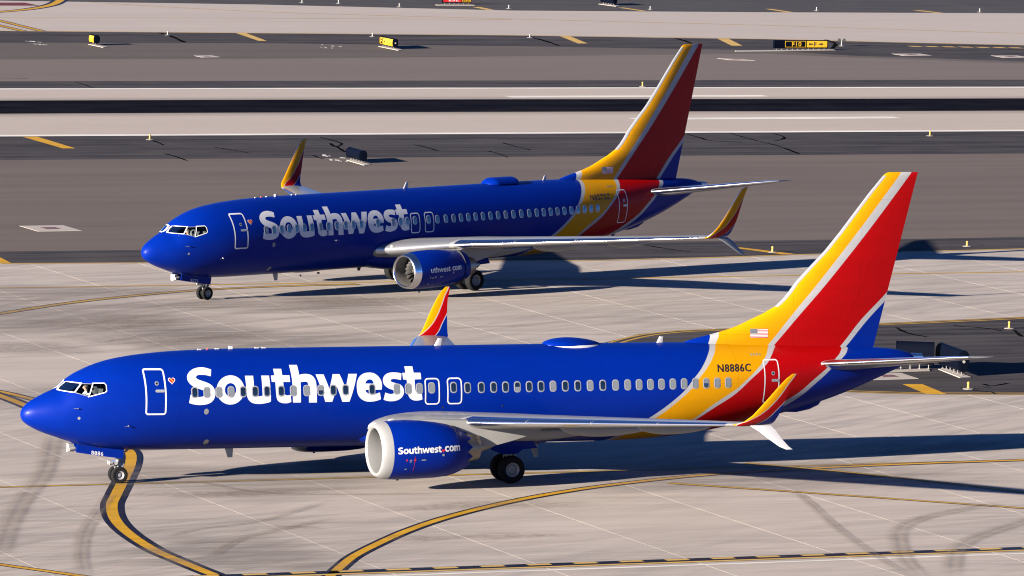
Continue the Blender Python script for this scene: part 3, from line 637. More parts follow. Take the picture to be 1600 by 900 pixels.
for j in range(len(rows) - 1):
    v0, v1 = rows[j], rows[j + 1]
    us, du = (82.3, 6.1) if v0 < 240 else (98.95, 6.03)
    ks = []
    for k in range(-8, 20):
        u0 = us + du * k
        if any(in_view(u0 + a * du, v0 + b * (v1 - v0), .03) for a in (0, .5, 1) for b in (0, .5, 1)): ks.append(k)
    if not ks:
        filler(-900, 1200, v0, v1); continue
    k0, k1 = min(ks), max(ks)
    filler(-900, us + du * k0 - GAP / 2, v0, v1)
    filler(us + du * (k1 + 1) + GAP / 2, 1200, v0, v1)
    for k in range(k0, k1 + 1):
        a, b = du - GAP, (v1 - v0) - GAP
        key = (round(a, 2), round(b, 2))
        if key not in slab_mesh:
            hx, hy, e = a / 2, b / 2, .0
            vv = [(-hx, -hy, -.005), (hx, -hy, -.005), (hx, hy, -.005), (-hx, hy, -.005),
                  (-hx + e, -hy + e, 0), (hx - e, -hy + e, 0), (hx - e, hy - e, 0), (-hx + e, hy - e, 0)]
            slab_mesh[key] = new_mesh('slab', vv, [(4, 5, 6, 7), (0, 1, 5, 4), (1, 2, 6, 5), (2, 3, 7, 6), (3, 0, 4, 7)], M['concrete'])
        x, y, z = W(us + du * (k + .5), (v0 + v1) / 2)
        link('slab', slab_mesh[key], taxiway, loc=(x, y, random.uniform(-.001, .0)), rot=(0, 0, PH))
filler(-900, 1200, 60, rows[0])
filler(-900, 1200, rows[-1], 420)
link('outer_pavement', new_mesh('outer_pavement', fv, ff, M['concrete']), taxiway)

# asphalt island between the taxiways
isl = [W(u, v, .004) for u, v in ISLAND]
island = tag(link('asphalt_island', new_mesh('asphalt_island', isl, [tuple(range(len(isl)))], M['asphalt'])), kind='structure')


def ribbon(name, pts, w, mat, z, parent, n=10, off=0.0, edge=False, smooth_line=True, fray=0.0):
    P = spline(pts, n) if (smooth_line and len(pts) > 2) else [np.array(p, float) for p in pts]
    verts, faces, ed = [], [], []
    cols = (-.5, -.25, 0, .25, .5) if edge else (-.5, .5)
    L = len(P)
    for i, p in enumerate(P):
        a = P[max(i - 1, 0)]; b = P[min(i + 1, L - 1)]
        t = (b - a) / max(np.linalg.norm(b - a), 1e-6)
        nn = np.array([-t[1], t[0]])
        ww = w * (1 + (random.uniform(-fray, fray) if fray else 0))
        for c in cols:
            q = p + nn * (off + ww * c)
            verts.append(W(q[0], q[1], z))
            ed.append((1 - abs(2 * c)) ** .5 * min(1, i / (L * .12 + 1e-6), (L - 1 - i) / (L * .12 + 1e-6)) if edge else 1)
        m = len(cols)
        if i:
            for c in range(m - 1):
                faces.append(((i - 1) * m + c + 1, (i - 1) * m + c, i * m + c, i * m + c + 1))
    me = new_mesh(name, verts, faces, mat)
    if edge:
        at = me.attributes.new('edge', 'FLOAT', 'POINT')
        at.data.foreach_set('value', ed)
    return link(name, me, parent)


LN = LINES
for key, wy, wb, mat in (('lead', .45, .92, 'yellow_paint'), ('lead2', .40, .75, 'yellow_paint'), ('curve', .36, .66, 'yellow_paint'),
                         ('near_centre', .26, .42, 'yellow_thin'), ('right_a', .30, .46, 'yellow_thin'), ('right_b', .30, .46, 'yellow_thin'),
                         ('corner', .32, .55, 'yellow_paint'), ('far_centre', .40, .0, 'yellow_thin'), ('left_curve', .42, .75, 'yellow_thin')):
    zz = {'lead': .012, 'curve': .012, 'lead2': .008, 'right_a': .016, 'right_b': .020}.get(key, .004)
    if wb: ribbon('line_border', LN[key], wb, M['black_paint'], zz, taxiway, 16)
    ribbon('painted_line', LN[key], wy, M[mat], zz + .002, taxiway, 16)
for key in ('isl_top', 'isl_bot'):
    s = -1 if key == 'isl_top' else 1
    ribbon('edge_line', LN[key], .22, M['yellow_thin'], .008, island, 10, .25 * s)
    ribbon('edge_line', LN[key], .22, M['yellow_thin'], .008, island, 10, .75 * s)
ribbon('edge_line', [p for p in B['b0'][1:-1]], .35, M['yellow_thin'], .008, taxiway, 6, -.3)
ribbon('edge_line', [p for p in B['b7'][1:-1]], .5, M['yellow_thin'], .008, far_taxi, 6, .4)
for key, w, mat in (('top_curve', .8, 'yellow_paint'), ('ladder_a', .5, 'yellow_paint'), ('ladder_b', .5, 'yellow_paint'), ('orange', .35, 'yellow_thin'), ('orange2', .3, 'yellow_thin')):
    ribbon('line_border', LN[key], w * 1.9, M['black_paint'], .008, far_taxi, 8) if key in ('top_curve', 'ladder_a', 'ladder_b') else None
    ribbon('painted_line', LN[key], w, M[mat], .011, far_taxi, 8)
# painted red surface sign on the far taxiway
for (x0, x1, v0, v1) in ((176.5, 183.5, 562.6, 567.5),):
    link('surface_sign', new_mesh('surface_sign', [W(x0, v0, .008), W(x1, v0, .008), W(x1, v1, .008), W(x0, v1, .008)], [(0, 1, 2, 3)], M['red_paint']), far_taxi)
# holding line across the bottom: dashes, solid line, white edge
hv = {k: (p[0][1] + p[1][1]) / 2 for k, p in HOLD.items() if k != 'd0'}
ribbon('line_border', [(40, hv['dash'] - .18), (160, hv['dash'] - .18)], .86, M['black_paint'], .014, taxiway, 1)
ribbon('holding_line', [(40, hv['solid'] - .03), (160, hv['solid'] - .03)], .26, M['yellow_pale'], .017, taxiway, 1)
ribbon('white_line', [(40, hv['white']), (160, hv['white'])], .24, M['white_paint'], .004, taxiway, 1)
dv, df = [], []
for k in range(-26, 40):
    u0 = HOLD['d0'][0][0] + 1.855 * k
    n = len(dv)
    dv += [W(u0, hv['dash'] - .16, .017), W(u0 + .93, hv['dash'] - .16, .017), W(u0 + .93, hv['dash'] + .18, .017), W(u0, hv['dash'] + .18, .017)]
    df.append((n, n + 1, n + 2, n + 3))
link('holding_dashes', new_mesh('holding_dashes', dv, df, M['yellow_pale']), taxiway)
# runway paint and rubber
ribbon('edge_stripe', [(p[0], p[1] + .6) for p in B['b3']], 1.35, M['white_paint'], .012, runway, 1, smooth_line=False)
ribbon('edge_stripe', [(p[0], p[1] - .6) for p in B['b4']], 1.2, M['white_paint'], .012, runway, 1, smooth_line=False)
rbl = [(-300, 436.2), (60, 435.6), (150, 435.9), (180, 435.3), (220, 434.0), (600, 432.5)]
ribbon('rubber_smear', rbl, 19.5, M['rubber_smear'], .0085, runway, 6, edge=True)
rb = ribbon('rubber_deposit', [(-300, 436.2), (60, 435.6), (150, 435.9), (180, 435.3), (220, 434.0), (600, 432.5)], 12.6, M['rubber_band'], .010, runway, 6)
for (u0, u1, v0, v1) in ((183.3, 204.9, 420.7, 422.5), (182.6, 204.4, 443.3, 445.0)):
    link('touchdown_mark', new_mesh('touchdown_mark', [W(u0, v0, .013), W(u1, v0, .013), W(u1, v1, .013), W(u0, v1, .013)], [(0, 1, 2, 3)], M['white_paint']), runway)
for s in STRIPES:
    v = [W(a, b, .010) for a, b in s]
    ue, ve = s[0]
    par = far_apron if ve > 540 else (far_sh if ve > 500 else (island if ve < 300 else runway))
    link('shoulder_stripe', new_mesh('shoulder_stripe', v, [(3, 2, 1, 0)], M['yellow_pale'] if ve > 480 else M['yellow_paint']), par)
for c in CRACKS_AND_SHADOW:  # sealed cracks, plus one cast shadow at far left painted as a dark strip
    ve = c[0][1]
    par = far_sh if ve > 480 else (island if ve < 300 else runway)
    ribbon('crack_and_shadow', c, .20 if ve < 480 else .34, M['sealant_and_shadow'], .009, par, 5, fray=.5)
for i, (pts, w) in enumerate(TYRES):
    ribbon('tyre_mark', pts, w * 1.15, M['tyre_mark'], .0215 + .0015 * i, taxiway, 14, edge=True)
    ribbon('tyre_mark', pts, w * .3, M['tyre_mark'], .034 + .0012 * i, taxiway, 14, off=w * .25, edge=True)
    ribbon('tyre_mark', pts, w * .25, M['tyre_mark'], .045 + .0012 * i, taxiway, 14, off=-w * .2, edge=True)
FILM = [((97, 296), 13, 9), ((92, 262), 10, 10), ((86, 236), 9, 6), ((101, 308), 9, 5), ((104, 285), 8, 6), ((108, 232), 10, 5), ((78, 216), 5, 5), ((112, 300), 9, 5)]
# faint arcs left by turning aircraft, fanning out from the curved line
for i, (off, w) in enumerate(((-2.2, .8), (-4.0, 1.1), (-6.3, .7), (-8.6, 1.4), (-11.5, .9), (-14.5, 1.3), (2.0, .8), (-18, 1.2))):
    q = [(u - .2 * off, v + off * 1.05 + .02 * off * k) for k, (u, v) in enumerate(LN['left_curve'])]
    ribbon('tyre_mark', q, w, M['faint_mark'], .0105 + .0006 * i, taxiway, 12, edge=True)
# dashed yellow line on the far shoulder
for k in range(16):
    u0 = 245.6 + 1.5 * k; v0 = 503.2 - .235 * (u0 - 245.8)
    link('dash', new_mesh('dash', [W(u0, v0 - .6, .010), W(u0 + 1.0, v0 - .85, .010), W(u0 + 1.0, v0 + .35, .010), W(u0, v0 + .6, .010)], [(0, 1, 2, 3)], M['yellow_pale']), far_sh)
for i, ((u, v), a, b) in enumerate(BLOBS + FILM):
    n = 28
    vv = [W(u, v, .0205 - .0003 * i)]; ed = [1.0]
    for rr, e in ((.55, .8), (1.0, 0.0)):
        for k in range(n):
            t = 2 * math.pi * k / n
            q = rr * (1 + .18 * math.sin(3 * t + i) + .1 * math.sin(7 * t + 2 * i))
            vv.append(W(u + a * q * math.cos(t), v + b * q * math.sin(t), .0205 - .0003 * i)); ed.append(e)
    f = [(0, 1 + k, 1 + (k + 1) % n) for k in range(n)] + [(1 + k, 1 + n + k, 1 + n + (k + 1) % n, 1 + (k + 1) % n) for k in range(n)]
    me = new_mesh('oil_stain', vv, f, M['oil_stain'] if i < len(BLOBS) else M['rubber_film'])
    me.attributes.new('edge', 'FLOAT', 'POINT').data.foreach_set('value', ed)
    link('oil_stain', me, taxiway)
# ------------------------------------------------------------------ airliner geometry (x aft from the nose, y to starboard, z up)
TOP = [(0, 2.78), (.03, 2.90), (.1, 3.03), (.3, 3.225), (.63, 3.42), (1.1, 3.65), (1.47, 3.80), (1.87, 4.13), (2.2, 4.36), (2.64, 4.57), (3.12, 4.755), (3.7, 4.915), (4.25, 5.015), (5.3, 5.14), (6.6, 5.225), (8, 5.265), (9.5, 5.28), (25, 5.28), (28.4, 5.26), (32, 5.15), (36.2, 4.98), (37.9, 4.90), (38.6, 4.80), (39.2, 4.62)]
BOT = [(0, 2.76), (.03, 2.64), (.1, 2.51), (.25, 2.38), (.77, 2.10), (1.55, 1.82), (2.1, 1.635), (2.6, 1.50), (3.45, 1.365), (4.4, 1.29), (6.0, 1.26), (9, 1.25), (25, 1.25), (27, 1.31), (28.5, 1.44), (30.7, 1.75), (33.1, 2.24), (34.7, 2.64), (35.8, 2.98), (37.5, 3.62), (38.4, 4.0), (39.2, 4.36)]
WID = [(0, .01), (.03, .13), (.1, .25), (.3, .44), (.63, .64), (1.1, .88), (1.6, 1.09), (2.2, 1.29), (2.8, 1.45), (3.5, 1.60), (4.3, 1.725), (5.2, 1.81), (6.2, 1.86), (7.5, 1.88), (25, 1.88), (27.5, 1.84), (29.5, 1.74), (31.5, 1.56), (33.5, 1.31), (35.5, .98), (37, .68), (38.2, .42), (38.8, .28), (39.2, .16)]
ZCF = [(0, .5), (1, .53), (25, .53), (30, .55), (34, .58), (39.2, .55)]
f_top, f_bot, f_wid, f_zc = pchip(TOP), pchip(BOT), pchip(WID), pchip(ZCF)
NU, NL = 2.0, 2.12


def sec(x):
    t, b = float(f_top(x)), float(f_bot(x))
    zc = b + (t - b) * float(f_zc(x))
    return float(f_wid(x)), zc, t - zc, zc - b


def half(x, z):
    w, zc, hu, hl = sec(x)
    s = z - zc
    h, n = (hu, NU) if s > 0 else (hl, NL)
    return w * max(0.0, 1 - min(1.0, abs(s) / h) ** n) ** (1 / n)


def skin(x, z, off=0.0, side=-1):
    """point on the fuselage skin (side -1 = port), pushed out along the normal"""
    w, zc, hu, hl = sec(x)
    z = min(max(z, zc - hl * .999), zc + hu * .999)
    y = half(x, z)
    s = z - zc
    h, n = (hu, NU) if s > 0 else (hl, NL)
    ny = n * (y / w) ** (n - 1) / w
    nz = n * (abs(s) / h) ** (n - 1) / h * (1 if s > 0 else -1)
    e = .02
    dydx = (half(min(x + e, 39.2), z) - half(max(x - e, 0), z)) / (min(x + e, 39.2) - max(x - e, 0))
    nx = -dydx * ny
    l = math.sqrt(nx * nx + ny * ny + nz * nz)
    return (x + off * nx / l, side * (y + off * ny / l), z + off * nz / l)


def smooth_poly(p):
    return p


def fill2d(polys):
    """triangles of outline + holes, in 2-D"""
    flat = [Vector((a, b, 0)) for p in polys for a, b in p]
    tris = tessellate_polygon([[Vector((a, b, 0)) for a, b in p] for p in polys])
    return flat, tris


def cut_grid(bm, axis, lo, hi, step):
    x = math.floor(lo / step) * step
    while x < hi:
        co = Vector((0, 0, 0)); no = Vector((0, 0, 0))
        co[axis] = x; no[axis] = 1
        bmesh.ops.bisect_plane(bm, geom=bm.verts[:] + bm.edges[:] + bm.faces[:], plane_co=co, plane_no=no, dist=1e-5)
        x += step


def decal(name, groups, mats, parent, fn, mw=None, step=(.3, .1)):
    """flat print following a curved surface. groups: list of (polys, material index); fn(a, b) -> 3-D point"""
    V, F, MI = [], [], []
    for polys, mi in groups:
        flat, tris = fill2d(polys)
        bm = bmesh.new()
        vs_ = [bm.verts.new(p) for p in flat]
        for t in tris:
            try: bm.faces.new([vs_[i] for i in t])
            except ValueError: pass
        bmesh.ops.dissolve_limit(bm, angle_limit=.01, verts=bm.verts[:], edges=bm.edges[:]) if False else None
        xs = [p.x for p in flat]; ys = [p.y for p in flat]
        if step[0]: cut_grid(bm, 0, min(xs), max(xs), step[0])
        if step[1]: cut_grid(bm, 1, min(ys), max(ys), step[1])
        bm.verts.index_update()
        n = len(V)
        V += [fn(v.co.x, v.co.y) for v in bm.verts]
        for f in bm.faces:
            F.append(tuple(n + v.index for v in f.verts)); MI.append(mi)
        bm.free()
    me = new_mesh(name, V, F, mats, True, MI)
    bm = bmesh.new(); bm.from_mesh(me); bmesh.ops.remove_doubles(bm, verts=bm.verts, dist=1e-5)
    bm.to_mesh(me); bm.free()
    return link(name, me, parent, mw)


def rrect(x0, x1, z0, z1, r, n=5):
    out = []
    for cx, cz, a0 in ((x1 - r, z1 - r, 0), (x0 + r, z1 - r, 90), (x0 + r, z0 + r, 180), (x1 - r, z0 + r, 270)):
        for k in range(n + 1):
            t = R(a0 + 90 * k / n)
            out.append((cx + r * math.cos(t), cz + r * math.sin(t)))
    return out


def subdiv_path(p, step=.08):
    out = []
    for i in range(len(p)):
        a, b = np.array(p[i]), np.array(p[(i + 1) % len(p)])
        n = max(1, int(np.linalg.norm(b - a) / step))
        out += [tuple(a + (b - a) * k / n) for k in range(n)]
    return out


def ring(name, outer, inner, mat, parent, fn, mw=None, fn_in=None):
    """closed band between two matching outlines"""
    n = len(outer)
    V = [fn(*p) for p in outer] + [(fn_in or fn)(*p) for p in inner]
    F = [(i, (i + 1) % n, n + (i + 1) % n, n + i) for i in range(n)]
    return link(name, new_mesh(name, V, F, mat, True), parent, mw)


def shrink(path, d):
    """inward offset of a closed outline"""
    n = len(path); out = []
    area = sum(path[i][0] * path[(i + 1) % n][1] - path[(i + 1) % n][0] * path[i][1] for i in range(n))
    s = 1 if area > 0 else -1
    for i in range(n):
        a, b, c = np.array(path[i - 1]), np.array(path[i]), np.array(path[(i + 1) % n])
        t1 = (b - a) / (np.linalg.norm(b - a) + 1e-9); t2 = (c - b) / (np.linalg.norm(c - b) + 1e-9)
        n1 = np.array([-t1[1], t1[0]]) * s; n2 = np.array([-t2[1], t2[0]]) * s
        m = n1 + n2; l = np.linalg.norm(m)
        m = m / l if l > 1e-6 else n1
        out.append(tuple(b + m * d / max(.45, float(m @ n1))))
    return out


_txt = {}


def text_tris(s):
    """glyph outlines of the built-in font as (verts2d, faces), unit height"""
    if s in _txt: return _txt[s]
    cu = bpy.data.curves.new('glyphs', 'FONT'); cu.body = s; cu.resolution_u = 3; cu.offset = .012; cu.space_character = 1.12
    o = bpy.data.objects.new('glyphs', cu); col.objects.link(o)
    dg = bpy.context.evaluated_depsgraph_get()
    me = o.evaluated_get(dg).to_mesh()
    V = [(v.co.x, v.co.y) for v in me.vertices]; F = [tuple(p.vertices) for p in me.polygons]
    o.evaluated_get(dg).to_mesh_clear()
    bpy.data.objects.remove(o); bpy.data.curves.remove(cu)
    xs = [v[0] for v in V]; ys = [v[1] for v in V]
    x0, x1, y0, y1 = min(xs), max(xs), min(ys), max(ys)
    _txt[s] = ([((a - x0) / (x1 - x0), (b - y0) / (y1 - y0)) for a, b in V], F)
    return _txt[s]


def text_on(name, s, fn, mat, parent, mw=None):
    """fn(a, b) maps the unit text box to 3-D"""
    V, F = text_tris(s)
    bm = bmesh.new()
    vs_ = [bm.verts.new((a, b, 0)) for a, b in V]
    for f in F:
        try: bm.faces.new([vs_[i] for i in f])
        except ValueError: pass
    cut_grid(bm, 0, 0, 1, .12); cut_grid(bm, 1, 0, 1, .2)
    bm.verts.index_update()
    me = new_mesh(name, [fn(v.co.x, v.co.y) for v in bm.verts], [tuple(v.index for v in f.verts) for f in bm.faces], mat)
    bm.free()
    return link(name, me, parent, mw)


def airfoil(n=18, t=.12, camber=.015):
    """(chord fraction, z/chord) closed loop from the trailing edge over the top to the leading edge and back below"""
    xs = [.5 * (1 - math.cos(math.pi * k / n)) for k in range(n + 1)]

    def th(x): return 5 * t * (.2969 * math.sqrt(x) - .126 * x - .3516 * x * x + .2843 * x ** 3 - .1036 * x ** 4)

    def cm(x): return camber * 4 * x * (1 - x)
    up = [(x, cm(x) + th(x)) for x in reversed(xs)]
    dn = [(x, cm(x) - th(x)) for x in xs[1:-1]]
    return up + dn


def loft(sections, close=True, caps=True):
    n = len(sections[0]); V = [p for s in sections for p in s]; F = []
    for i in range(len(sections) - 1):
        for k in range(n if close else n - 1):
            k2 = (k + 1) % n
            F.append((i * n + k, i * n + k2, (i + 1) * n + k2, (i + 1) * n + k))
    if caps:
        F.append(tuple(range(n - 1, -1, -1))); F.append(tuple(range((len(sections) - 1) * n, len(sections) * n)))
    return V, F


def fix_normals(me):
    bm = bmesh.new(); bm.from_mesh(me); bmesh.ops.recalc_face_normals(bm, faces=bm.faces); bm.to_mesh(me); bm.free()
    return me


WIN_X = [6.67, 7.18, 7.69, 8.2, 8.71, 9.22, 9.72, 10.33, 10.85, 11.42, 12.02, 12.55, 13.08, 14.22, 15.29, 15.79, 16.27, 16.8, 17.75, 18.36, 18.96, 19.5, 20.02, 20.54, 21.06, 21.58, 22.11, 22.65, 23.2, 23.75, 24.31, 24.88, 25.42, 25.93, 26.44, 26.94, 27.45, 27.96, 28.47, 28.97, 29.48, 29.99]
SHADE_A = {2, 3, 4, 9, 10, 15, 16, 17, 18, 27, 30, 32, 33, 34, 35, 36, 37, 38, 39, 40, 41, 42}
COCKPIT = [[(1.81, 4.08), (2.22, 4.07), (1.92, 3.74), (1.46, 3.77)],
           [(2.25, 4.06), (2.62, 4.065), (2.41, 3.60), (1.95, 3.725)],
           [(2.66, 4.085), (3.07, 4.10), (3.12, 4.03), (3.11, 3.82), (3.05, 3.77), (2.44, 3.60)]]
ZW = 3.75


def fuselage_mesh():
    xs = [0.0] + [39.2 * 0 + .012 * (k ** 1.75) for k in range(1, 40)]
    xs = [x for x in xs if x < 8] + list(np.arange(8.0, 25.0, .6)) + list(np.arange(25.0, 39.2, .28)) + [39.2]
    n = 104
    V, F = [], []
    for x in xs:
        w, zc, hu, hl = sec(x)
        for k in range(n):
            t = 2 * math.pi * k / n
            c, s = math.cos(t), math.sin(t)
            if s >= 0:
                y = w * math.copysign(abs(c) ** (2 / NU), c); z = zc + hu * abs(s) ** (2 / NU)
            else:
                y = w * math.copysign(abs(c) ** (2 / NL), c); z = zc - hl * abs(s) ** (2 / NL)
            V.append((x, y, z))
    m = len(xs)
    for i in range(m - 1):
        for k in range(n):
            k2 = (k + 1) % n
            F.append((i * n + k, i * n + k2, (i + 1) * n + k2, (i + 1) * n + k))
    F.append(tuple(range(n))); F.append(tuple(range(m * n - 1, (m - 1) * n - 1, -1)))
    me = new_mesh('fuselage', V, F, M['livery'], True)
    bm = bmesh.new(); bm.from_mesh(me)
    bmesh.ops.recalc_face_normals(bm, faces=bm.faces)
    # cockpit window openings on the port side
    for poly in COCKPIT:
        p = poly
        cx = sum(a for a, b in p) / len(p); cz = sum(b for a, b in p) / len(p)
        for i in range(len(p)):
            a, b = p[i], p[(i + 1) % len(p)]
            nx, nz = b[1] - a[1], -(b[0] - a[0])
            if (cx - a[0]) * nx + (cz - a[1]) * nz < 0: nx, nz = -nx, -nz
            fs = [f for f in bm.faces if f.calc_center_median().y < .05 and 1.2 < f.calc_center_median().x < 3.4 and 3.4 < f.calc_center_median().z < 4.4]
            g = set(fs)
            for f in fs: g.update(f.edges); g.update(f.verts)
            bmesh.ops.bisect_plane(bm, geom=list(g), plane_co=(a[0], 0, a[1]), plane_no=(nx, 0, nz), dist=1e-5)
        kill = []
        for f in bm.faces:
            c = f.calc_center_median()
            if c.y > 0.02 or not (1.2 < c.x < 3.4 and 3.4 < c.z < 4.3): continue
            ok = True
            for i in range(len(p)):
                a, b = p[i], p[(i + 1) % len(p)]
                nx, nz = b[1] - a[1], -(b[0] - a[0])
                if (cx - a[0]) * nx + (cz - a[1]) * nz < 0: nx, nz = -nx, -nz
                if (c.x - a[0]) * nx + (c.z - a[1]) * nz < -1e-5: ok = False; break
            if ok: kill.append(f)
        bmesh.ops.delete(bm, geom=kill, context='FACES')
    for f in bm.faces: f.smooth = True
    bm.to_mesh(me); bm.free()
    return me


FUSELAGE = fuselage_mesh()

# ---- wing planform (y = span from centreline)
LE_Y = [0, 1.88, 4.6, 17.1]
LE_X = [12.7, 14.4, 16.9, 23.36]
TE_Y = [0, 1.88, 5.9, 17.1]
TE_X = [22.3, 22.4, 22.65, 24.88]


def wing_sec(y, tipz, foil_n=18, grow=0.0, s0=None, s1=None):
    le = float(np.interp(y, LE_Y, LE_X)); te = float(np.interp(y, TE_Y, TE_X)); c = te - le
    z = float(np.interp(y, [0, 1.88, 4.6, 17.1], [2.05, 2.30, 2.67, tipz]))
    t = float(np.interp(y, [0, 1.88, 5.9, 17.1], [.13, .125, .115, .10]))
    inc = R(float(np.interp(y, [0, 1.88, 5.9, 17.1], [1.5, 1.5, .8, -.8])))
    pts = []
    for s, h in airfoil(foil_n, t, .014):
        x, zz = s * c, h * c
        pts.append((le + x * math.cos(inc) + zz * math.sin(inc), y, z - x * math.sin(inc) + zz * math.cos(inc)))
    return pts


def wing_pt(y, s, tipz, upper, off=0.0):
    le = float(np.interp(y, LE_Y, LE_X)); te = float(np.interp(y, TE_Y, TE_X)); c = te - le
    z = float(np.interp(y, [0, 1.88, 4.6, 17.1], [2.05, 2.30, 2.67, tipz]))
    t = float(np.interp(y, [0, 1.88, 5.9, 17.1], [.13, .125, .115, .10]))
    inc = R(float(np.interp(y, [0, 1.88, 5.9, 17.1], [1.5, 1.5, .8, -.8])))
    th = 5 * t * (.2969 * math.sqrt(s) - .126 * s - .3516 * s * s + .2843 * s ** 3 - .1036 * s ** 4)
    h = .014 * 4 * s * (1 - s) + (th if upper else -th)
    x, zz = s * c, h * c + (off if upper else -off)
    return (le + x * math.cos(inc) + zz * math.sin(inc) - (off if s < .03 else 0), y, z - x * math.sin(inc) + zz * math.cos(inc))


def build_airliner(kind, pos, rz, k, label, number, small, engine_text, tips, label_parts):
    """kind 'a' = newer type with large engines, 'b' = older type"""
    root = empty('airliner', (pos[0], pos[1], 0), rz)
    tag(root, label, 'airplane', 'taxiing airliners')
    # slight pitch about the main gear
    ang = -math.atan(k)
    piv = Matrix.Translation((19.7, 0, 2.0))
    MW = piv @ Matrix.Rotation(ang, 4, 'Y') @ piv.inverted()
    fus = link('fuselage', FUSELAGE, root, MW)
    sk = lambda off: (lambda x, z: skin(x, z, off))

    # --- tail cone exhaust
    mb = MB()
    mb.lathe([(39.15, .17), (39.3, .165), (39.62, .13), (39.62, .10), (39.3, .10)], 'x', 24, (0, 0, 4.5))
    mb.build('exhaust_cone', M['metal'] if kind == 'a' else M['dull_metal'], root, True, MW)

    # --- cabin windows
    wpath = rrect(-.105, .105, -.175, .175, .085, 4)
    fpath = rrect(-.150, .150, -.225, .225, .125, 4)
    for i, x in enumerate(WIN_X):
        if i + 1 in (18, 19): zc = ZW + .02
        else: zc = ZW
        f3 = lambda a, b, x=x, zc=zc: skin(x + a, zc + b, .004)
        f5 = lambda a, b, x=x, zc=zc: skin(x + a, zc + b, .009)
        fr = ring('window', fpath, wpath, M['frame'], root, f3, MW, f5)
        shade = (i + 1) in SHADE_A if kind == 'a' else (i * 7 % 5 == 0)
        g = lambda a, b, x=x, zc=zc: skin(x + a, zc + b, .003)
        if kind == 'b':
            decal('pane', [([wpath], 0)], [M['pane_painted_sky'] if (i * 5 % 7) else M['shade']], fr, g, None, (0, .12))
        elif i + 1 in (11, 24, 40):
            up = [q for q in wpath if q[1] > .01]; dn = [q for q in wpath if q[1] < -.01]
            up = [(.105, .0)] + up + [(-.105, .0)]; dn = [(-.105, .0)] + dn + [(.105, .0)]
            decal('pane', [([up], 0), ([dn], 1)], [M['shade'], M['pane']] if i != 23 else [M['pane'], M['shade']], fr, g, None, (0, .12))
        else:
            decal('pane', [([wpath], 0)], [M['shade'] if shade else M['pane']], fr, g, None, (0, .12))

    # --- doors and exits
    def door(nm, x0, x1, z0, z1, r, wd, handle=True):
        p = subdiv_path(rrect(x0, x1, z0, z1, r, 5))
        q = shrink(p, wd)
        d = decal(nm, [([p], 0)], [M['livery']], root, sk(.0025), MW, (.2, .1))
        ring('outline', p, q, M['decal_white'], d, sk(.006))
        if handle:
            cx, cz = (x0 + x1) / 2, z0 + (z1 - z0) * .53
            decal('handle', [([rrect(cx - .02, cx + .36, cz - .055, cz + .055, .05, 3)], 0)], [M['frame']], d, sk(.012), None, (.1, .1))
            decal('door_window', [([rrect(cx - .02, cx + .14, cz + .21, cz + .37, .079, 5)], 0)], [M['frame']], d, sk(.008), None, (0, .1))
            decal('door_window_pane', [([rrect(cx + .015, cx + .105, cz + .245, cz + .335, .044, 5)], 0)], [M['pane']], d, sk(.011), None, (0, .1))
        return d
    door('door', 4.64, 5.50, 2.87, 4.67, .12, .065)
    door('door', 31.70, 32.42, 2.83, 4.64, .12, .05)
    for a, b in ((16.50, 17.15), (17.47, 18.12)):
        p = subdiv_path(rrect(a, b, 3.09, 4.16, .16, 5))
        ring('overwing_exit', p, shrink(p, .055), M['decal_white'], root, sk(.006), MW)

    # --- airline name on the side
    for ch, polys in LETTERS: decal('letter', [(polys, 0)], [M['decal_white']], fus, sk(.0018), None, (.35, .09))
    # --- registration and ship numbers
    text_on('registration', number, lambda a, b: skin(29.53 + 1.54 * a + .04 * b, 4.18 + .31 * b, .009), M['decal_navy'], fus)
    text_on('ship_number', small, lambda a, b: skin(31.22 + .5 * a + .03 * b, 4.785 + .09 * b, .004), M['decal_grey'], fus)
    # heart emblem beside the door
    def heart(cx, cz, s):
        pts = []
        for j in range(28):
            t = 2 * math.pi * j / 28
            hx = 16 * math.sin(t) ** 3; hz = 13 * math.cos(t) - 5 * math.cos(2 * t) - 2 * math.cos(3 * t) - math.cos(4 * t)
            pts.append((cx + hx / 32 * s, cz + hz / 32 * s))
        return pts
    decal('heart_emblem', [([heart(5.76, 4.22, .29)], 0)], [M['decal_white']], fus, sk(.004), None, (.1, .1))
    decal('heart_emblem', [([heart(5.763, 4.222, .23)], 0)], [M['heart_red']], fus, sk(.0065), None, (.1, .1))
    decal('heart_emblem', [([[(5.70, 4.27), (5.72, 4.295), (5.83, 4.195), (5.81, 4.165)]], 0)], [M['heart_yellow']], fus, sk(.009), None, (.1, .1))
    # ports and lights on the skin
    for x, z, rx, rz_, mt in ((7.17, 2.98, .10, .12, 'port'), (7.42, 1.67, .11, .12, 'port'), (2.05, 2.98 - .25, .055, .06, 'port'), (19.9, 2.98, .04, .04, 'dark'), (17.3, 2.96, .04, .04, 'dark')):
        decal('port', [([[(x + rx * math.cos(t), z + rz_ * math.sin(t)) for t in (2 * math.pi * j / 16 for j in range(16))]], 0)], [M[mt]], fus, sk(.006), None, (.1, .1))
    for x, z in ((2.0, 3.12), (4.0, 2.45)):
        b_ = MB(); q0 = skin(x, z, 0); q1 = skin(x + .02, z, .10); q2 = skin(x - .16, z - .01, .11)
        b_.tube(q0, q1, .018, n=8).tube(q1, q2, .012, .008, n=8).build('probe', M['dull_metal'], root, True, MW)

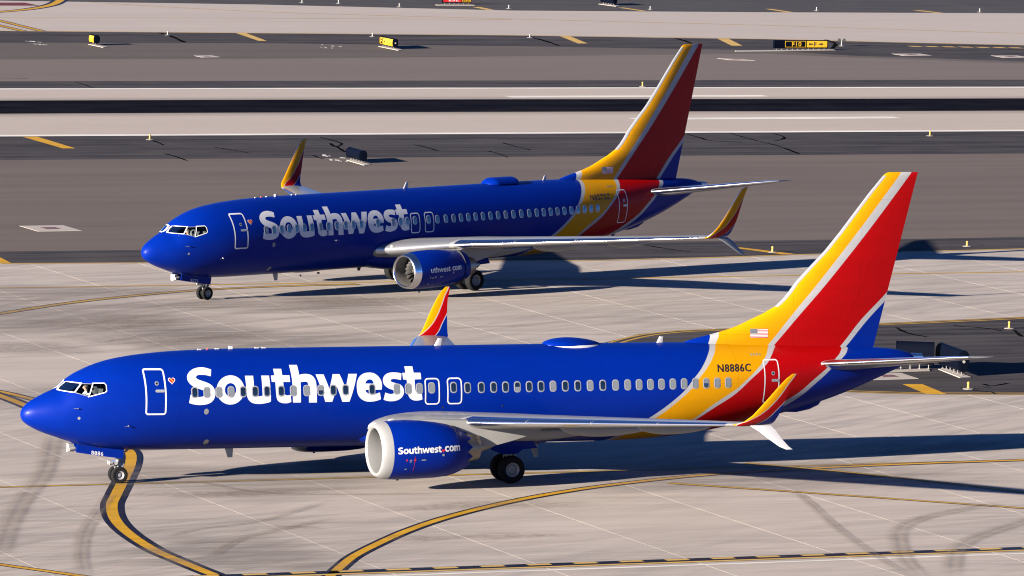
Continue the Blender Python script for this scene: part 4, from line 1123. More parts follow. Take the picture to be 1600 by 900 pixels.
    # --- cockpit windows
    for i, poly in enumerate(COCKPIT):
        o = subdiv_path(poly, .08)
        big = shrink(o, -.028 if i != 1 else -.012)
        w = ring('cockpit_window', big, shrink(o, .006), M['decal_white'] if i != 1 else M['frame'], root, sk(.012), MW)
        decal('pane', [([o], 0)], [M['glass']], w, sk(.002), None, (.12, .1))
        decal('mullion', [([[(o[0][0], o[0][1]), (o[0][0] + .001, o[0][1]), (o[0][0], o[0][1] - .001)]], 0)], [M['dark']], w, sk(.0), None, (0, 0)) if False else None
    for i, poly in enumerate(COCKPIT[:1]):           # starboard windscreen
        o = subdiv_path(poly, .08)
        fn = lambda x, z: skin(x, z, .012, 1)
        w = ring('cockpit_window', shrink(o, -.038), shrink(o, .012), M['decal_white'], root, fn, MW)
        decal('pane', [([o], 0)], [M['pane']], w, lambda x, z: skin(x, z, .008, 1), None, (.12, .1))
    # cockpit interior
    b_ = MB(); b_.box((1.95, 0, 3.60), (.55, 1.7, .12)).box((1.85, 0, 3.42), (.4, 1.7, .3)); b_.build('glareshield', M['dark'], root, mw=MW)
    b_ = MB(); b_.box((2.75, 0, 3.0), (1.1, 2.0, .05)).lathe([(3.36, 1.0), (3.40, 1.0)], 'x', 24, (0, 0, 3.5)); b_.build('cockpit_bulkhead', M['bulkhead'], root, mw=MW)
    b_ = MB(); b_.box((2.86, -.58, 3.42), (.12, .46, .75)).box((2.62, -.58, 3.12), (.5, .46, .12)).box((2.88, -.58, 3.86), (.1, .26, .18)); b_.build('pilot_seat', M['seat'], root, mw=MW)

    # --- fin and rudder
    fle = pchip([(4.9, 28.2), (5.3, 28.75), (5.57, 29.86), (5.8, 30.75), (6.2, 31.73), (6.4, 32.2), (6.7, 32.76), (7.2, 33.28), (7.68, 33.64), (8.95, 34.90), (12.15, 37.55), (12.22, 37.62), (12.3, 37.80)])
    fte = lambda z: 37.35 + (z - 4.93) * (39.15 - 37.35) / (12.3 - 4.93)
    main_le = lambda z: 33.64 + (z - 7.68) * (37.55 - 33.64) / (12.15 - 7.68)
    zs = [4.9, 5.1, 5.3, 5.45, 5.57, 5.7, 5.85, 6.0, 6.2, 6.4, 6.7, 7.0, 7.3, 7.7, 8.3, 9, 9.8, 10.6, 11.4, 12.0, 12.15, 12.22, 12.27, 12.3]

    def fin_half(x, z):
        s = min(max((x - float(fle(z))) / (fte(z) - float(fle(z))), 0), 1)
        t = .098 * (fte(z) - main_le(z))
        if z > 12.1: t *= max(.15, 1 - ((z - 12.1) / .21) ** 2)
        return 5 * t * (.2969 * math.sqrt(s) - .126 * s - .3516 * s * s + .2843 * s ** 3 - .1036 * s ** 4) + .004
    hinge = lambda z: fte(z) - .30 * (fte(z) - main_le(z))

    def tail_secs(q_list, x_from, x_to):
        out = []
        for z in zs:
            a, b = x_from(z), x_to(z)
            xs_ = [a + (b - a) * q for q in q_list]
            out.append([(x, -fin_half(x, z), z) for x in xs_] + [(x, fin_half(x, z), z) for x in reversed(xs_)])
        return out
    V, F = loft(tail_secs([q * q * (1.6 - .6 * q) if q < 1 else 1.0 for q in (j / 20 for j in range(21))], lambda z: float(fle(z)), hinge))
    link('fin', fix_normals(new_mesh('fin', V, F, M['fin_livery'], True, sharp=50)), root, MW)
    V, F = loft(tail_secs([j / 6 for j in range(7)], lambda z: hinge(z) + .008, fte))
    link('rudder', fix_normals(new_mesh('rudder', V, F, M['fin_livery'], True, sharp=50)), root, MW)
    zl = [z for z in zs if z >= 6.7 and z <= 12.2]
    ss = []
    for z in zl:
        a = float(fle(z)); pts = []
        for d in (.13, .08, .04, .015, 0.0, .015, .04, .08, .13):
            pts.append(d)
        row = []
        for j, d in enumerate(pts):
            sgn = -1 if j < 4 else (1 if j > 4 else 0)
            row.append((a + d - .006, sgn * (fin_half(a + d, z) + .004), z))
        ss.append(row)
    V, F = loft(ss, False, False)
    link('fin_leading_edge', fix_normals(new_mesh('fin_leading_edge', V, F, M['strip'], True)), root, MW)
    # flag on the fin
    fx0, fx1, fz0, fz1 = 31.56, 32.36, 5.43, 5.81
    gr = []
    for j in range(13):
        a, b = fz1 - (fz1 - fz0) * j / 13, fz1 - (fz1 - fz0) * (j + 1) / 13
        x0 = fx0 if j >= 7 else fx0 + .33
        gr.append(([[(x0, b), (fx1, b), (fx1, a), (x0, a)]], 0 if j % 2 == 0 else 1))
    gr.append(([[(fx0, fz1 - (fz1 - fz0) * 7 / 13), (fx0 + .33, fz1 - (fz1 - fz0) * 7 / 13), (fx0 + .33, fz1), (fx0, fz1)]], 2))
    decal('flag', gr, [M['flag_red'], M['flag_white'], M['flag_blue']], root, lambda x, z: (x, -fin_half(x, z) - .005, z), MW, (.2, 0))

    # --- tailplane
    for sd in (-1, 1):
        S_, LEs = [], []
        for j in range(9):
            q = j / 8
            y = .25 + (7.17 - .25) * q
            le = 33.95 + (38.15 - 33.95) * q; te = 38.25 + (39.45 - 38.25) * q; c = te - le
            if q > .99: le += .12; c -= .14
            z = 4.26 + (5.30 - 4.26) * q
            th = .11 if q < .99 else .05
            S_.append([(le + s * c, sd * y, z + h * c) for s, h in airfoil(14, th, -.01)])
            row = []
            for s in (.10, .06, .03, .01, 0, .01, .03, .06, .10):
                row.append(s)
            up = []
            for jj, s in enumerate(row):
                h = 5 * th * (.2969 * math.sqrt(s) - .126 * s - .3516 * s * s)
                cm = -.01 * 4 * s * (1 - s)
                sg = 1 if jj < 4 else (-1 if jj > 4 else 0)
                up.append((le + s * c - (.006 if s < .02 else 0), sd * y, z + cm * c + sg * (h * c + .004)))
            if q > .12: LEs.append(up)
        V, F = loft(S_)
        st = link('tailplane', fix_normals(new_mesh('tailplane', V, F, M['wing_grey'], True, sharp=40)), root, MW)
        V, F = loft(LEs, False, False)
        link('leading_edge', fix_normals(new_mesh('leading_edge', V, F, M['metal'], True)), st)

    # --- wings
    ys = [0.6, 1.88, 2.6, 3.4, 4.2, 4.6, 5.2, 5.9, 7, 8.5, 10, 11.5, 13, 14.5, 16, 17.1]
    for sd in (-1, 1):
        tipz = tips[0] if sd < 0 else tips[1]
        S_ = [[(p[0], sd * p[1], p[2]) for p in wing_sec(y, tipz)] for y in ys]
        V, F = loft(S_)
        n = len(S_[0])
        mi = []
        for f in F:
            kk = f[0] % n
            mi.append(0 if kk < 18 else 1)
        me = new_mesh('wing', V, F, [M['wing_grey'], M['wing_under']], True, mi, sharp=50)
        wing = link('wing', fix_normals(me), root, MW)
        # slats: polished leading edge
        srow = [(.085, 1), (.06, 1), (.035, 1), (.015, 1), (.004, 1), (0, 1), (.004, 0), (.012, 0), (.025, 0)]
        segs = [(4.75, 7.7), (7.73, 10.7), (10.73, 13.7), (13.73, 16.75)]
        for a, b in segs:
            rowz = []
            for y in np.linspace(a, b, 6):
                rowz.append([(lambda p: (p[0], sd * p[1], p[2]))(wing_pt(y, s, tipz, u == 1, .006)) for s, u in srow])
            V, F = loft(rowz, False, False)
            link('slat', fix_normals(new_mesh('slat', V, F, M['metal'], True)), wing)
        rowz = [[(lambda p: (p[0], sd * p[1], p[2]))(wing_pt(y, s, tipz, u == 1, .006)) for s, u in [(.12, 1)] + srow + [(.05, 0)]] for y in np.linspace(1.7, 4.5, 6)]
        V, F = loft(rowz, False, False)
        link('glove', fix_normals(new_mesh('glove', V, F, M['root_grey'] if kind == 'a' else M['glove_metal'], True)), wing)
        # landing light in the glove
        p = wing_pt(2.25, .02, tipz, True, .0)
        mb = MB(); mb.lathe([(-.16, .02), (-.13, .09), (0, .13), (.15, .1)], 'x', 16)
        mb.build('landing_light', M['lamp_glass'], wing, True, loc=(p[0] + .06, sd * p[1], p[2] - .05))
        # flap track fairings
        for yf, L0, L1, hh, ww in ((3.75, 17.8, 23.4, .42, .26), (7.4, 20.1, 24.2, .36, .22), (11.3, 21.8, 25.0, .30, .18)):
            rowz = []
            for q in np.linspace(0, 1, 15):
                x = L0 + (L1 - L0) * q
                zt = wing_pt(yf, .55, tipz, False)[2] + .10 - .05 * q
                rr = max(.02, math.sin(math.pi * min(1, q ** .75)) ** .7)
                rowz.append([(x, sd * yf + ww * rr * math.cos(t), zt - .12 + (hh * rr * math.sin(t) if math.sin(t) < 0 else .16 * rr * math.sin(t)) - .05 * q) for t in (2 * math.pi * j / 16 for j in range(16))])
            V, F = loft(rowz)
            link('flap_fairing', fix_normals(new_mesh('flap_fairing', V, F, M['wing_under'], True)), wing)
        # winglet
        if kind == 'a':
            path = [(0, 0, -.02, 1.50), (.10, .04, .14, 1.44), (.28, .16, .34, 1.28), (.50, .42, .58, 1.10), (.72, .80, .83, .92), (.92, 1.20, 1.10, .72), (1.08, 1.58, 1.36, .54), (1.20, 1.92, 1.64, .38), (1.26, 2.10, 1.86, .20)]
        else:
            path = [(0, 0, -.02, 1.50), (.14, .05, .04, 1.48), (.30, .22, .17, 1.38), (.42, .55, .47, 1.20), (.50, .95, .77, 1.04), (.57, 1.45, 1.12, .82), (.63, 1.90, 1.43, .64), (.68, 2.30, 1.70, .49), (.70, 2.50, 1.92, .36), (.71, 2.62, 2.25, .12)]
        S_ = []
        for j, (dy, dz, dx, c) in enumerate(path):
            a0 = path[max(j - 1, 0)]; a1 = path[min(j + 1, len(path) - 1)]
            ty, tz = a1[0] - a0[0], a1[1] - a0[1]; l = math.hypot(ty, tz); ny, nz = -tz / l, ty / l
            S_.append([(dx + s * c, sd * (dy + ny * h * c), dz + nz * h * c) for s, h in airfoil(14, .085, .0)])
        V, F = loft(S_)
        wlo = link('winglet', fix_normals(new_mesh('winglet', V, F, M['winglet_' + kind], True, sharp=50)), root, MW @ Matrix.Translation((23.38, sd * 17.1, tipz)))
        row = []
        for (dy, dz, dx, c) in (path[1:] if kind == 'b' else []):
            row.append([(dx - .012 + (.05 if q else 0), sd * dy + q * .022, dz) for q in (-1, 0, 1)])
        if row:
            V, F = loft(row, False, False)
            link('leading_edge', new_mesh('leading_edge', V, F, M['metal'], True), wlo)
        lo = [(.22, -.02, .60, .88), (.34, -.22, .92, .74), (.46, -.50, 1.28, .56), (.58, -.80, 1.70, .40), (.62, -.92, 1.98, .28)] if kind == 'a' else \
             [(.20, .0, .62, .78), (.30, -.18, .95, .70), (.42, -.48, 1.40, .52), (.50, -.78, 1.85, .40), (.54, -.92, 2.15, .22)]
        S_ = [[(dx + s * c, sd * (dy + h * c * .9), dz + h * c * .5) for s, h in airfoil(12, .09, 0)] for dy, dz, dx, c in lo]
        V, F = loft(S_)
        link('lower_winglet', fix_normals(new_mesh('lower_winglet', V, F, M['white'] if kind == 'a' else M['wing_grey'], True, sharp=50)), root, MW @ Matrix.Translation((23.38, sd * 17.1, tipz)))

    # --- wing to body fairing
    rowz = []
    for q in np.linspace(0, 1, 40):
        x = 12.9 + 11.6 * q
        e = max(0.0, min(1, q / .30, (1 - q) / .35))
        e = e * e * (3 - 2 * e)
        wy = 1.0 + 1.03 * e; hz = .30 + .56 * e; cz = 1.80 + .14 * e
        rowz.append([(x, wy * math.copysign(abs(math.cos(t)) ** .9, math.cos(t)), cz + hz * math.copysign(abs(math.sin(t)) ** .9, math.sin(t))) for t in (2 * math.pi * j / 40 for j in range(40))])
    V, F = loft(rowz)
    link('belly_fairing', fix_normals(new_mesh('belly_fairing', V, F, M['livery'], True)), root, MW)

    # --- engines
    for sd in (-1, 1):
        ey = 4.83
        if kind == 'a':
            ex, ez = 13.22, (1.645 if sd < 0 else 1.53)
            outer = [(0.0, .965), (.015, 1.005), (.06, 1.045), (.16, 1.095), (.30, 1.135), (.45, 1.16)]
            cowl = [(.45, 1.162), (.8, 1.19), (1.3, 1.20), (1.9, 1.185), (2.5, 1.145), (3.0, 1.075), (3.35, .975), (3.58, .875), (3.72, .80)]
            inner = [(0.0, .965), (.02, .925), (.08, .895), (.2, .875), (.45, .865), (.95, .875)]
            zend, core, plug = 3.72, (.62, .52), (.36, 1.1)
            lipm, flat = M['lip_white'], .985
        else:
            ex, ez = 13.50, 1.475
            outer = [(0.0, .835), (.015, .868), (.06, .90), (.16, .94), (.28, .965), (.40, .98)]
            cowl = [(.40, .981), (.6, 1.0), (1.1, 1.03), (1.7, 1.035), (2.3, 1.01), (2.9, .95), (3.5, .87), (3.95, .78)]
            inner = [(0.0, .835), (.02, .80), (.08, .775), (.2, .765), (.45, .765), (.95, .785)]
            zend, core, plug = 3.95, (.58, .45), (.30, 1.0)
            lipm, flat = M['metal'], .93

        def squash(a, y, z):
            # flattened underside and slightly widened flanks, as on the low-slung nacelles
            if z < 0: z *= flat
            if kind == 'a': z -= .10 * max(0.0, min(1.0, (a - 1.3) / 2.2)) ** 1.5
            return y * (1.0 if kind == 'a' else 1.035), z
        C0 = Matrix.Translation((ex, sd * ey, ez)) @ Matrix.Rotation(R(-1.2), 4, 'Y')
        mb = MB(); mb.lathe(cowl, 'x', 56, mod=squash)
        mb.f = [f for f in mb.f if len(f) == 4]
        eng = mb.build('engine_nacelle', M['blue'], root, True, MW @ C0)
        mb = MB(); mb.lathe(list(reversed(inner[:3])) + outer, 'x', 56, mod=squash); mb.f = [f for f in mb.f if len(f) == 4]
        mb.build('inlet_lip', lipm, eng, True)
        mb = MB(); mb.lathe(inner[2:], 'x', 56, mod=squash); mb.f = [f for f in mb.f if len(f) == 4]
        mb.build('inlet_liner', M['inlet_grey'] if kind == 'a' else M['liner'], eng, True)
        mb = MB(); mb.lathe([(.95, .0), (.951, .9)], 'x', 40); mb.build('fan_disc', M['dark'], eng)
        mb = MB(); mb.lathe([(.58, .0), (.62, .08), (.75, .2), (.94, .29)], 'x', 24); mb.build('spinner', M['fan'], eng, True)
        for b in range(18):
            t0 = 2 * math.pi * b / 18
            vv = []
            for r_, tw, off in ((.27, .25, 0), (.45, .5, .05), (.65, .75, .12), (.84, .95, .2)):
                for s in (-1, 1):
                    tt = t0 + off + s * .16 * (.6 + .4 * r_)
                    vv.append((.80 + s * .09 * math.cos(tw), r_ * math.cos(tt), r_ * math.sin(tt)))
            link('fan_blade', new_mesh('fan_blade', vv, [(0, 1, 3, 2), (2, 3, 5, 4), (4, 5, 7, 6)], M['fan'], True), eng)
        # nozzle with chevrons (newer type), core and plug
        if kind == 'a':
            nch = 12; rr = .80; vv, ff_ = [], []
            for j in range(nch * 2):
                t = math.pi * j / nch
                vv.append((zend - .002, *squash(3.72, rr * math.cos(t), rr * math.sin(t))))
            for j in range(nch * 2):
                t = math.pi * j / nch
                L = .26 if j % 2 else .01
                r2 = rr - L * .22
                vv.append((zend + L, *squash(3.72, r2 * math.cos(t), r2 * math.sin(t))))
            m2 = nch * 2
            ff_ = [(j, (j + 1) % m2, m2 + (j + 1) % m2, m2 + j) for j in range(m2)]
            link('chevron_nozzle', new_mesh('chevron_nozzle', vv, ff_, M['blue'], True), eng)
        mb = MB(); mb.lathe([(zend - .5, core[0] + .10), (zend, core[0] + .02), (zend + .35, core[0] - .03), (zend + .70, core[1]), (zend + .70, core[1] - .03), (zend + .2, core[1] - .05)], 'x', 40); mb.f = [f for f in mb.f if len(f) == 4]
        mb.build('core_nozzle', M['hot_metal'], eng, True)
        mb = MB(); mb.lathe([(zend - .2, core[1] - .04), (zend + .3, plug[0] + .03), (zend + .70, plug[0] - .08), (zend + 1.15, .14), (zend + plug[1] + .35, .02)], 'x', 32)
        mb.build('exhaust_plug', M['hot_metal'], eng, True)
        # duct floor closes the gap between cowl and core
        mb = MB(); mb.lathe([(zend - .45, .5), (zend - .449, .95)], 'x', 40); mb.build('duct_floor', M['dark'], eng)
        # drain masts under the cowl
        mb = MB(); mb.box((1.0, -.05, -1.19 * flat), (.10, .03, .10)).box((2.3, .02, -1.16 * flat), (.16, .03, .09)); mb.build('drain_mast', M['dark'], eng)
        # website lettering on the outboard flank
        if sd < 0:
            rad = pchip(cowl)

            def on_cowl(x, z, off=.004):
                r_ = float(rad(x)) + off
                if kind == 'a': zz_ = z + .10 * max(0.0, min(1.0, (x - 1.3) / 2.2)) ** 1.5
                else: zz_ = z
                zz_ = zz_ / (flat if zz_ < 0 else 1)
                y = -math.sqrt(max(.01, r_ * r_ - zz_ * zz_)) * (1.0 if kind == 'a' else 1.035)
                return (x, y, z)
            if kind == 'a': lx0, lx1, lz = .60, 3.32, .0
            else: lx0, lx1, lz = .52, 3.15, -.02
            glyphs = engine_glyphs(engine_text)
            wtot = glyphs[1]
            sc = (lx1 - lx0) / FULL_W
            x_off = lx0
            gg = []
            for polys, hx in glyphs[0]:
                gg.append(([[(x_off + a * sc, lz + b * sc) for a, b in p] for p in polys], 0))
            for g1 in gg: decal('letter', [g1], [M['decal_white']], eng, lambda x, z: on_cowl(x, z), None, (.2, .06))
            hx = x_off + HEART_X * sc
            hs = .42 if kind == 'a' else .22
            hp = [(hx + (a - 5.76) * hs, lz + .05 + (b - 4.22) * hs) for a, b in heart(5.76, 4.22, .34)]
            decal('heart_emblem', [([hp], 0)], [M['heart_red']], eng, lambda x, z: on_cowl(x, z), None, (.2, .06))
            for (a, b, w_, h_, mt) in ((.95, -.32, .06, .09, 'heart_red'), (1.28, -.32, .09, .08, 'heart_red'), (1.31, -.75, .016, .62, 'heart_red'), (1.60, -.31, .20, .04, 'frame'), (1.10, -.29, .10, .03, 'frame'), (1.10, -.36, .10, .03, 'frame'), (2.5, -.17, .09, .09, 'frame'), (.93, -.66, .10, .03, 'frame')):
                if kind == 'b' and mt == 'heart_red': mt = 'frame'; h_ = min(h_, .08)
                decal('stencil', [([rrect(a, a + w_, b, b + h_, min(w_, h_) * .3, 2)], 0)], [M[mt]], eng, lambda x, z: on_cowl(x, z), None, (0, .06))
        # pylon
        S_ = []
        ptop = 2.84 if kind == 'a' else 2.47
        for x, zb, zt, hw in ((14.3, ptop - .12, ptop - .02, .03), (14.9, ptop - .35, ptop + .03, .13), (15.7, ptop - .5, ptop + .06, .19), (16.6, ptop - .8, ptop + .02, .21), (17.2, ptop - 1.0, ptop, .21), (18.2, 1.75, 2.75, .2), (19.2, 1.98, 2.7, .15), (20.4, 2.30, 2.6, .03)):
            S_.append([(x, sd * ey + hw * a, z) for a, z in ((-1, zb), (-1, (zb + zt) / 2), (-.85, zt - .03), (-.3, zt), (.3, zt), (.85, zt - .03), (1, (zb + zt) / 2), (1, zb))])
        V, F = loft(S_)
        link('pylon', fix_normals(new_mesh('pylon', V, F, M['wing_under'], True, sharp=45)), root, MW)

    # --- landing gear (stands on the ground, so not pitched)
    def wheel(par, c, r, w, outside):
        t = MB()
        prof = []
        for j in range(13):
            a = math.pi * j / 12
            prof.append((-w / 2 * math.cos(a) * .98, r - .24 * r * (1 - math.sin(a) ** .55)))
        t.lathe([(-w * .40, r * .52)] + prof + [(w * .40, r * .52)], 'y', 36)
        t.f = [f for f in t.f if len(f) == 4]
        wh = t.build('wheel', M['tyre'], par, True, loc=c)
        h = MB()
        h.lathe([(-w * .30, .001), (-w * .30, r * .12), (-w * .22, r * .14), (-w * .16, r * .34), (-w * .34, r * .46), (-w * .40, r * .535), (w * .40, r * .535), (w * .34, r * .46), (w * .16, r * .34), (w * .22, r * .14), (w * .30, r * .12), (w * .30, .001)], 'y', 28)
        h.build('rim', M['rim'], wh, True)
        bb = MB()
        for j in range(10):
            t_ = 2 * math.pi * j / 10
            for sgn in (-1, 1):
                bb.tube((r * .29 * math.cos(t_), sgn * w * .15, r * .29 * math.sin(t_)), (r * .29 * math.cos(t_), sgn * w * .23, r * .29 * math.sin(t_)), r * .045, n=6)
        bb.build('bolt_ring', M['dark'], wh)
        return wh
    ng = link('nose_gear', None, root)
    zb = 1.36 + k * (4.12 - 19.7)
    mb = MB(); mb.tube((4.12, 0, .34), (4.12, 0, .85), .055).tube((4.12, 0, .8), (4.05, 0, zb + .35), .085).tube((4.12, -.26, .343), (4.12, .26, .343), .05)
    mb.box((4.28, 0, .62), (.05, .14, .34), Matrix.Rotation(R(25), 3, 'Y')).box((4.0, 0, .62), (.05, .08, .3), Matrix.Rotation(R(-15), 3, 'Y'))
    mb.tube((4.08, 0, 1.0), (4.9, 0, zb + .2), .04)
    strut = mb.build('nose_strut', M['strut'], root, True)
    bpy.data.objects.remove(ng)
    for s in (-1, 1): wheel(root, (4.12, s * .21, .343), .343, .2, s)
    mb = MB()
    for s in (-1, 1): mb.tube((3.72, s * .1, .83), (3.86, s * .1, .83), .085, .075, 12)
    mb.box((3.95, 0, .83), (.24, .3, .12)); mb.build('taxi_light', M['lamp_glass'], root, True)
    for s in (-1, 1):
        zo = k * (3.2 - 19.7)
        prof = [(2.28, 1.60), (3.2, 1.42), (4.24, 1.33), (4.18, .96), (3.2, 1.10), (2.22, 1.26)]
        V = [(x, s * .36, z + zo) for x, z in prof] + [(x, s * .40, z + zo) for x, z in prof]
        n = len(prof)
        F = [tuple(range(n)), tuple(range(2 * n - 1, n - 1, -1))] + [(j, (j + 1) % n, n + (j + 1) % n, n + j) for j in range(n)]
        dr = link('nose_gear_door', fix_normals(new_mesh('nose_gear_door', V, F, M['blue'])), root)
        if s < 0: text_on('ship_number', small, lambda a, b: (2.86 + .50 * a, -.405, 1.16 + zo - .07 * a + .16 * b), M['decal_white'], dr)
    mb = MB(); mb.box((2.10, 0, 1.42 + k * (2.05 - 19.7)), (.20, .36, .30)).box((2.02, 0, 1.3 + k * (2.05 - 19.7)), (.10, .22, .14)).tube((2.0, -.2, 1.36 + k * (2.05 - 19.7)), (2.24, -.2, 1.40 + k * (2.05 - 19.7)), .07); mb.build('gear_bay_fitting', M['strut'], root)
    for s in (-1, 1):
        gy = s * 2.86
        mb = MB()
        mb.tube((19.78, gy, .565), (19.78, gy, 1.2), .09).tube((19.78, gy, 1.1), (19.62, gy, 2.35), .14)
        mb.tube((19.78, gy - .55, .565), (19.78, gy + .55, .565), .075)
        mb.tube((19.70, gy, 1.45), (19.6, s * 1.75, 1.95), .06)
        mb.box((20.0, gy, .95), (.06, .16, .5), Matrix.Rotation(R(20), 3, 'Y')).box((20.0, gy, 1.35), (.06, .16, .45), Matrix.Rotation(R(-20), 3, 'Y'))
        mb.tube((19.55, gy + s * .12, 1.0), (19.5, gy + s * .12, 1.9), .02).tube((19.9, gy - s * .1, .8), (19.75, gy - s * .1, 1.7), .015)
        mb.build('main_strut', M['strut'], root, True)
        for d in (-.43, .43): wheel(root, (19.78, gy + d, .565), .565, .40, s)
        prof = [(18.75, 1.62), (19.5, 1.78), (20.65, 1.74), (20.95, 1.40), (20.3, 1.36), (20.15, 1.18), (19.5, 1.16), (18.95, 1.36)]
        V = [(x, gy + s * (.24 + .45 * (z - 1.3)), z) for x, z in prof] + [(x, gy + s * (.28 + .45 * (z - 1.3)), z) for x, z in prof]
        n = len(prof)
        F = [tuple(range(n)), tuple(range(2 * n - 1, n - 1, -1))] + [(j, (j + 1) % n, n + (j + 1) % n, n + j) for j in range(n)]
        link('main_gear_door', fix_normals(new_mesh('main_gear_door', V, F, M['blue'])), root)

    # --- antennas, radome, lights
    def blade(x, z, h, c, up=1, mat='white', rake=.25):
        V, F = loft([[(x + rake * q * h + s * c * (1 - .45 * q), hh * c * (1 - .4 * q), z + up * h * q) for s, hh in airfoil(8, .14, 0)] for q in (0, .5, .92, 1)])
        link('antenna', fix_normals(new_mesh('antenna', V, F, M[mat], True, sharp=50)), root, MW)
    blade(27.42, 5.22, .30, .30, 1, 'white', .5)
    blade(8.62, 1.29, .42, .38, -1, 'frame', .35)
    if kind == 'b':
        blade(17.5, 5.24, .38, .34, 1, 'white', .55); blade(14.4, 1.29, .22, .3, -1, 'dark', .2)
    else:
        blade(17.55, 5.24, .34, .32, 1, 'white', .55); blade(20.9, 1.22, .62, .34, -1, 'wing_under', .35); blade(21.9, 1.22, .62, .34, -1, 'wing_under', .35)
    mb = MB()
    for x in (7.45, 8.2, 9.9, 10.2): mb.box((x, 0, float(f_top(x)) + .02), (.15, .08, .035))
    mb.build('gps_patch', M['white'], root, mw=MW)
    mb = MB(); mb.box((8.78, 0, 5.32), (.14, .12, .13)); mb.build('beacon', M['white'], root, mw=MW)
    mb = MB(); mb.lathe([(0, .035), (.03, .038), (.06, .03), (.075, .0)], 'z', 12); mb.build('beacon_lamp', M['heart_red'], root, True, MW @ Matrix.Translation((7.8, 0, 5.25)))
    # satellite antenna radome on the crown
    x0, x1, hh = (22.35, 24.95, .30) if kind == 'a' else (23.2, 25.5, .34)
    rowz = []
    for q in np.linspace(.0, 1, 22):
        x = x0 + (x1 - x0) * q
        if kind == 'a': e = max(.001, (math.sin(math.pi * q ** .8)) ** .62)
        else: e = max(.001, min(1.0, (q / .22) ** .6 if q < .22 else (((1 - q) / .12) ** .6 if q > .88 else 1.0)))
        rowz.append([(x, .62 * e ** .7 * math.cos(t), 5.24 + hh * e * math.sin(t)) for t in (math.pi * j / 14 for j in range(15))])
    V, F = loft(rowz, False, False)
    link('radome', fix_normals(new_mesh('radome', V, F, M['blue'], True)), root, MW)
    if kind == 'a':
        mb = MB(); mb.lathe([(5.16, .66), (5.23, .64), (5.262, .6)], 'z', 40, mod=lambda a, y, z: (y * 2.06, z))
        mb.f = [f for f in mb.f if len(f) == 4]
        mb.build('radome_skirt', M['white'], root, True, MW @ Matrix.Translation(((x0 + x1) / 2, 0, 0)))
    # tail bumper and drains under the tail
    V, F = loft([[(x, .12 * e * math.cos(t), float(f_bot(x)) - .02 - d * max(0, -math.sin(t)) + .05 * max(0, math.sin(t))) for t in (2 * math.pi * j / 12 for j in range(12))] for x, e, d in ((33.4, .2, .02), (33.9, 1, .16), (34.5, 1, .20), (34.9, .6, .14), (35.0, .2, .03))])
    link('tail_skid', fix_normals(new_mesh('tail_skid', V, F, M['blue'], True, sharp=45)), root, MW)
    blade(32.55, 2.12, .28, .3, -1, 'blue', .3)
    for q in (0, 1):
        blade(35.0 + .45 * q, 4.5 - .4, .12, .22, -1, 'frame', .4) if False else None
    return root, MW


# --- lettering for the engines: the airline name reduced, plus "com"
def engine_glyphs(txt):
    """returns [(polys, x)], width in units where the cap S is about 1.3 high"""
    out = []
    base = {}
    for i, (ch, polys) in enumerate(LETTERS): base[i] = polys
    x0 = min(a for p in LETTERS[0][1] for a, b in p); zb = 3.33
    order = list(range(9))
    for i in order:
        if txt == 'uthwest' and i < 2: continue
        out.append(([[((a - x0), (b - zb)) for a, b in p] for p in base[i]], 0))
    w = max(a for p in LETTERS[8][1] for a, b in p) - x0
    s = 1 / 37.3 / 12
    cx = w + .72

    def sm(raw):
        pts = [((p[0]), (p[1]), len(p) > 2) for p in raw]
        n = len(pts); o = []
        for i in range(n):
            p1, p2 = pts[i], pts[(i + 1) % n]; p0, p3 = pts[i - 1], pts[(i + 2) % n]
            if p1[2]: p0 = p1
            if p2[2]: p3 = p2
            st = 1 if (p1[2] and p2[2]) else 4
            for kx in range(st):
                t = kx / 4
                q = []
                for d in (0, 1):
                    a, b, c, e = p0[d], p1[d], p2[d], p3[d]
                    q.append(.5 * (2 * b + (c - a) * t + (2 * a - 5 * b + 4 * c - e) * t * t + (-a + 3 * b - 3 * c + e) * t ** 3))
                o.append(tuple(q))
        return o
    c_raw = [(575, 245, 1), (500, 212), (390, 205), (270, 225), (190, 290), (150, 390), (148, 510), (170, 620), (230, 700), (320, 745), (420, 752), (510, 738), (585, 705, 1), (570, 570, 1), (500, 600), (430, 610), (360, 585), (315, 520), (310, 440), (350, 375), (420, 345), (490, 350), (560, 375, 1)]
    m_raw = [(100, 215, 1), (240, 215, 1), (248, 262, 1), (310, 215), (390, 203), (460, 220), (500, 265), (560, 220), (640, 203), (720, 225), (770, 290), (780, 400), (780, 745, 1), (630, 745, 1), (630, 450), (620, 370), (580, 345), (530, 365), (515, 420), (515, 745, 1), (365, 745, 1), (365, 450), (355, 370), (315, 345), (265, 370), (250, 430), (250, 745, 1), (100, 745, 1)]
    mp = lambda raw, ox: [(cx + ox + x * s, (745 - y) * s) for x, y in sm(raw)]
    out.append(([mp(c_raw, -.25)], 0))
    ox = 1.17
    el = lambda rx, ry: [(cx + ox + .50 + rx * math.cos(t), .62 + ry * math.sin(t)) for t in (2 * math.pi * j / 28 for j in range(28))]
    out.append(([el(.56, .62), el(.23, .30)], 0))
    out.append(([mp(m_raw, ox + .92)], 0))
    return out, cx + ox + .92 + 780 * s


FULL_W = engine_glyphs('full')[1]
HEART_X = max(a for p in LETTERS[8][1] for a, b in p) - min(a for p in LETTERS[0][1] for a, b in p) + .38

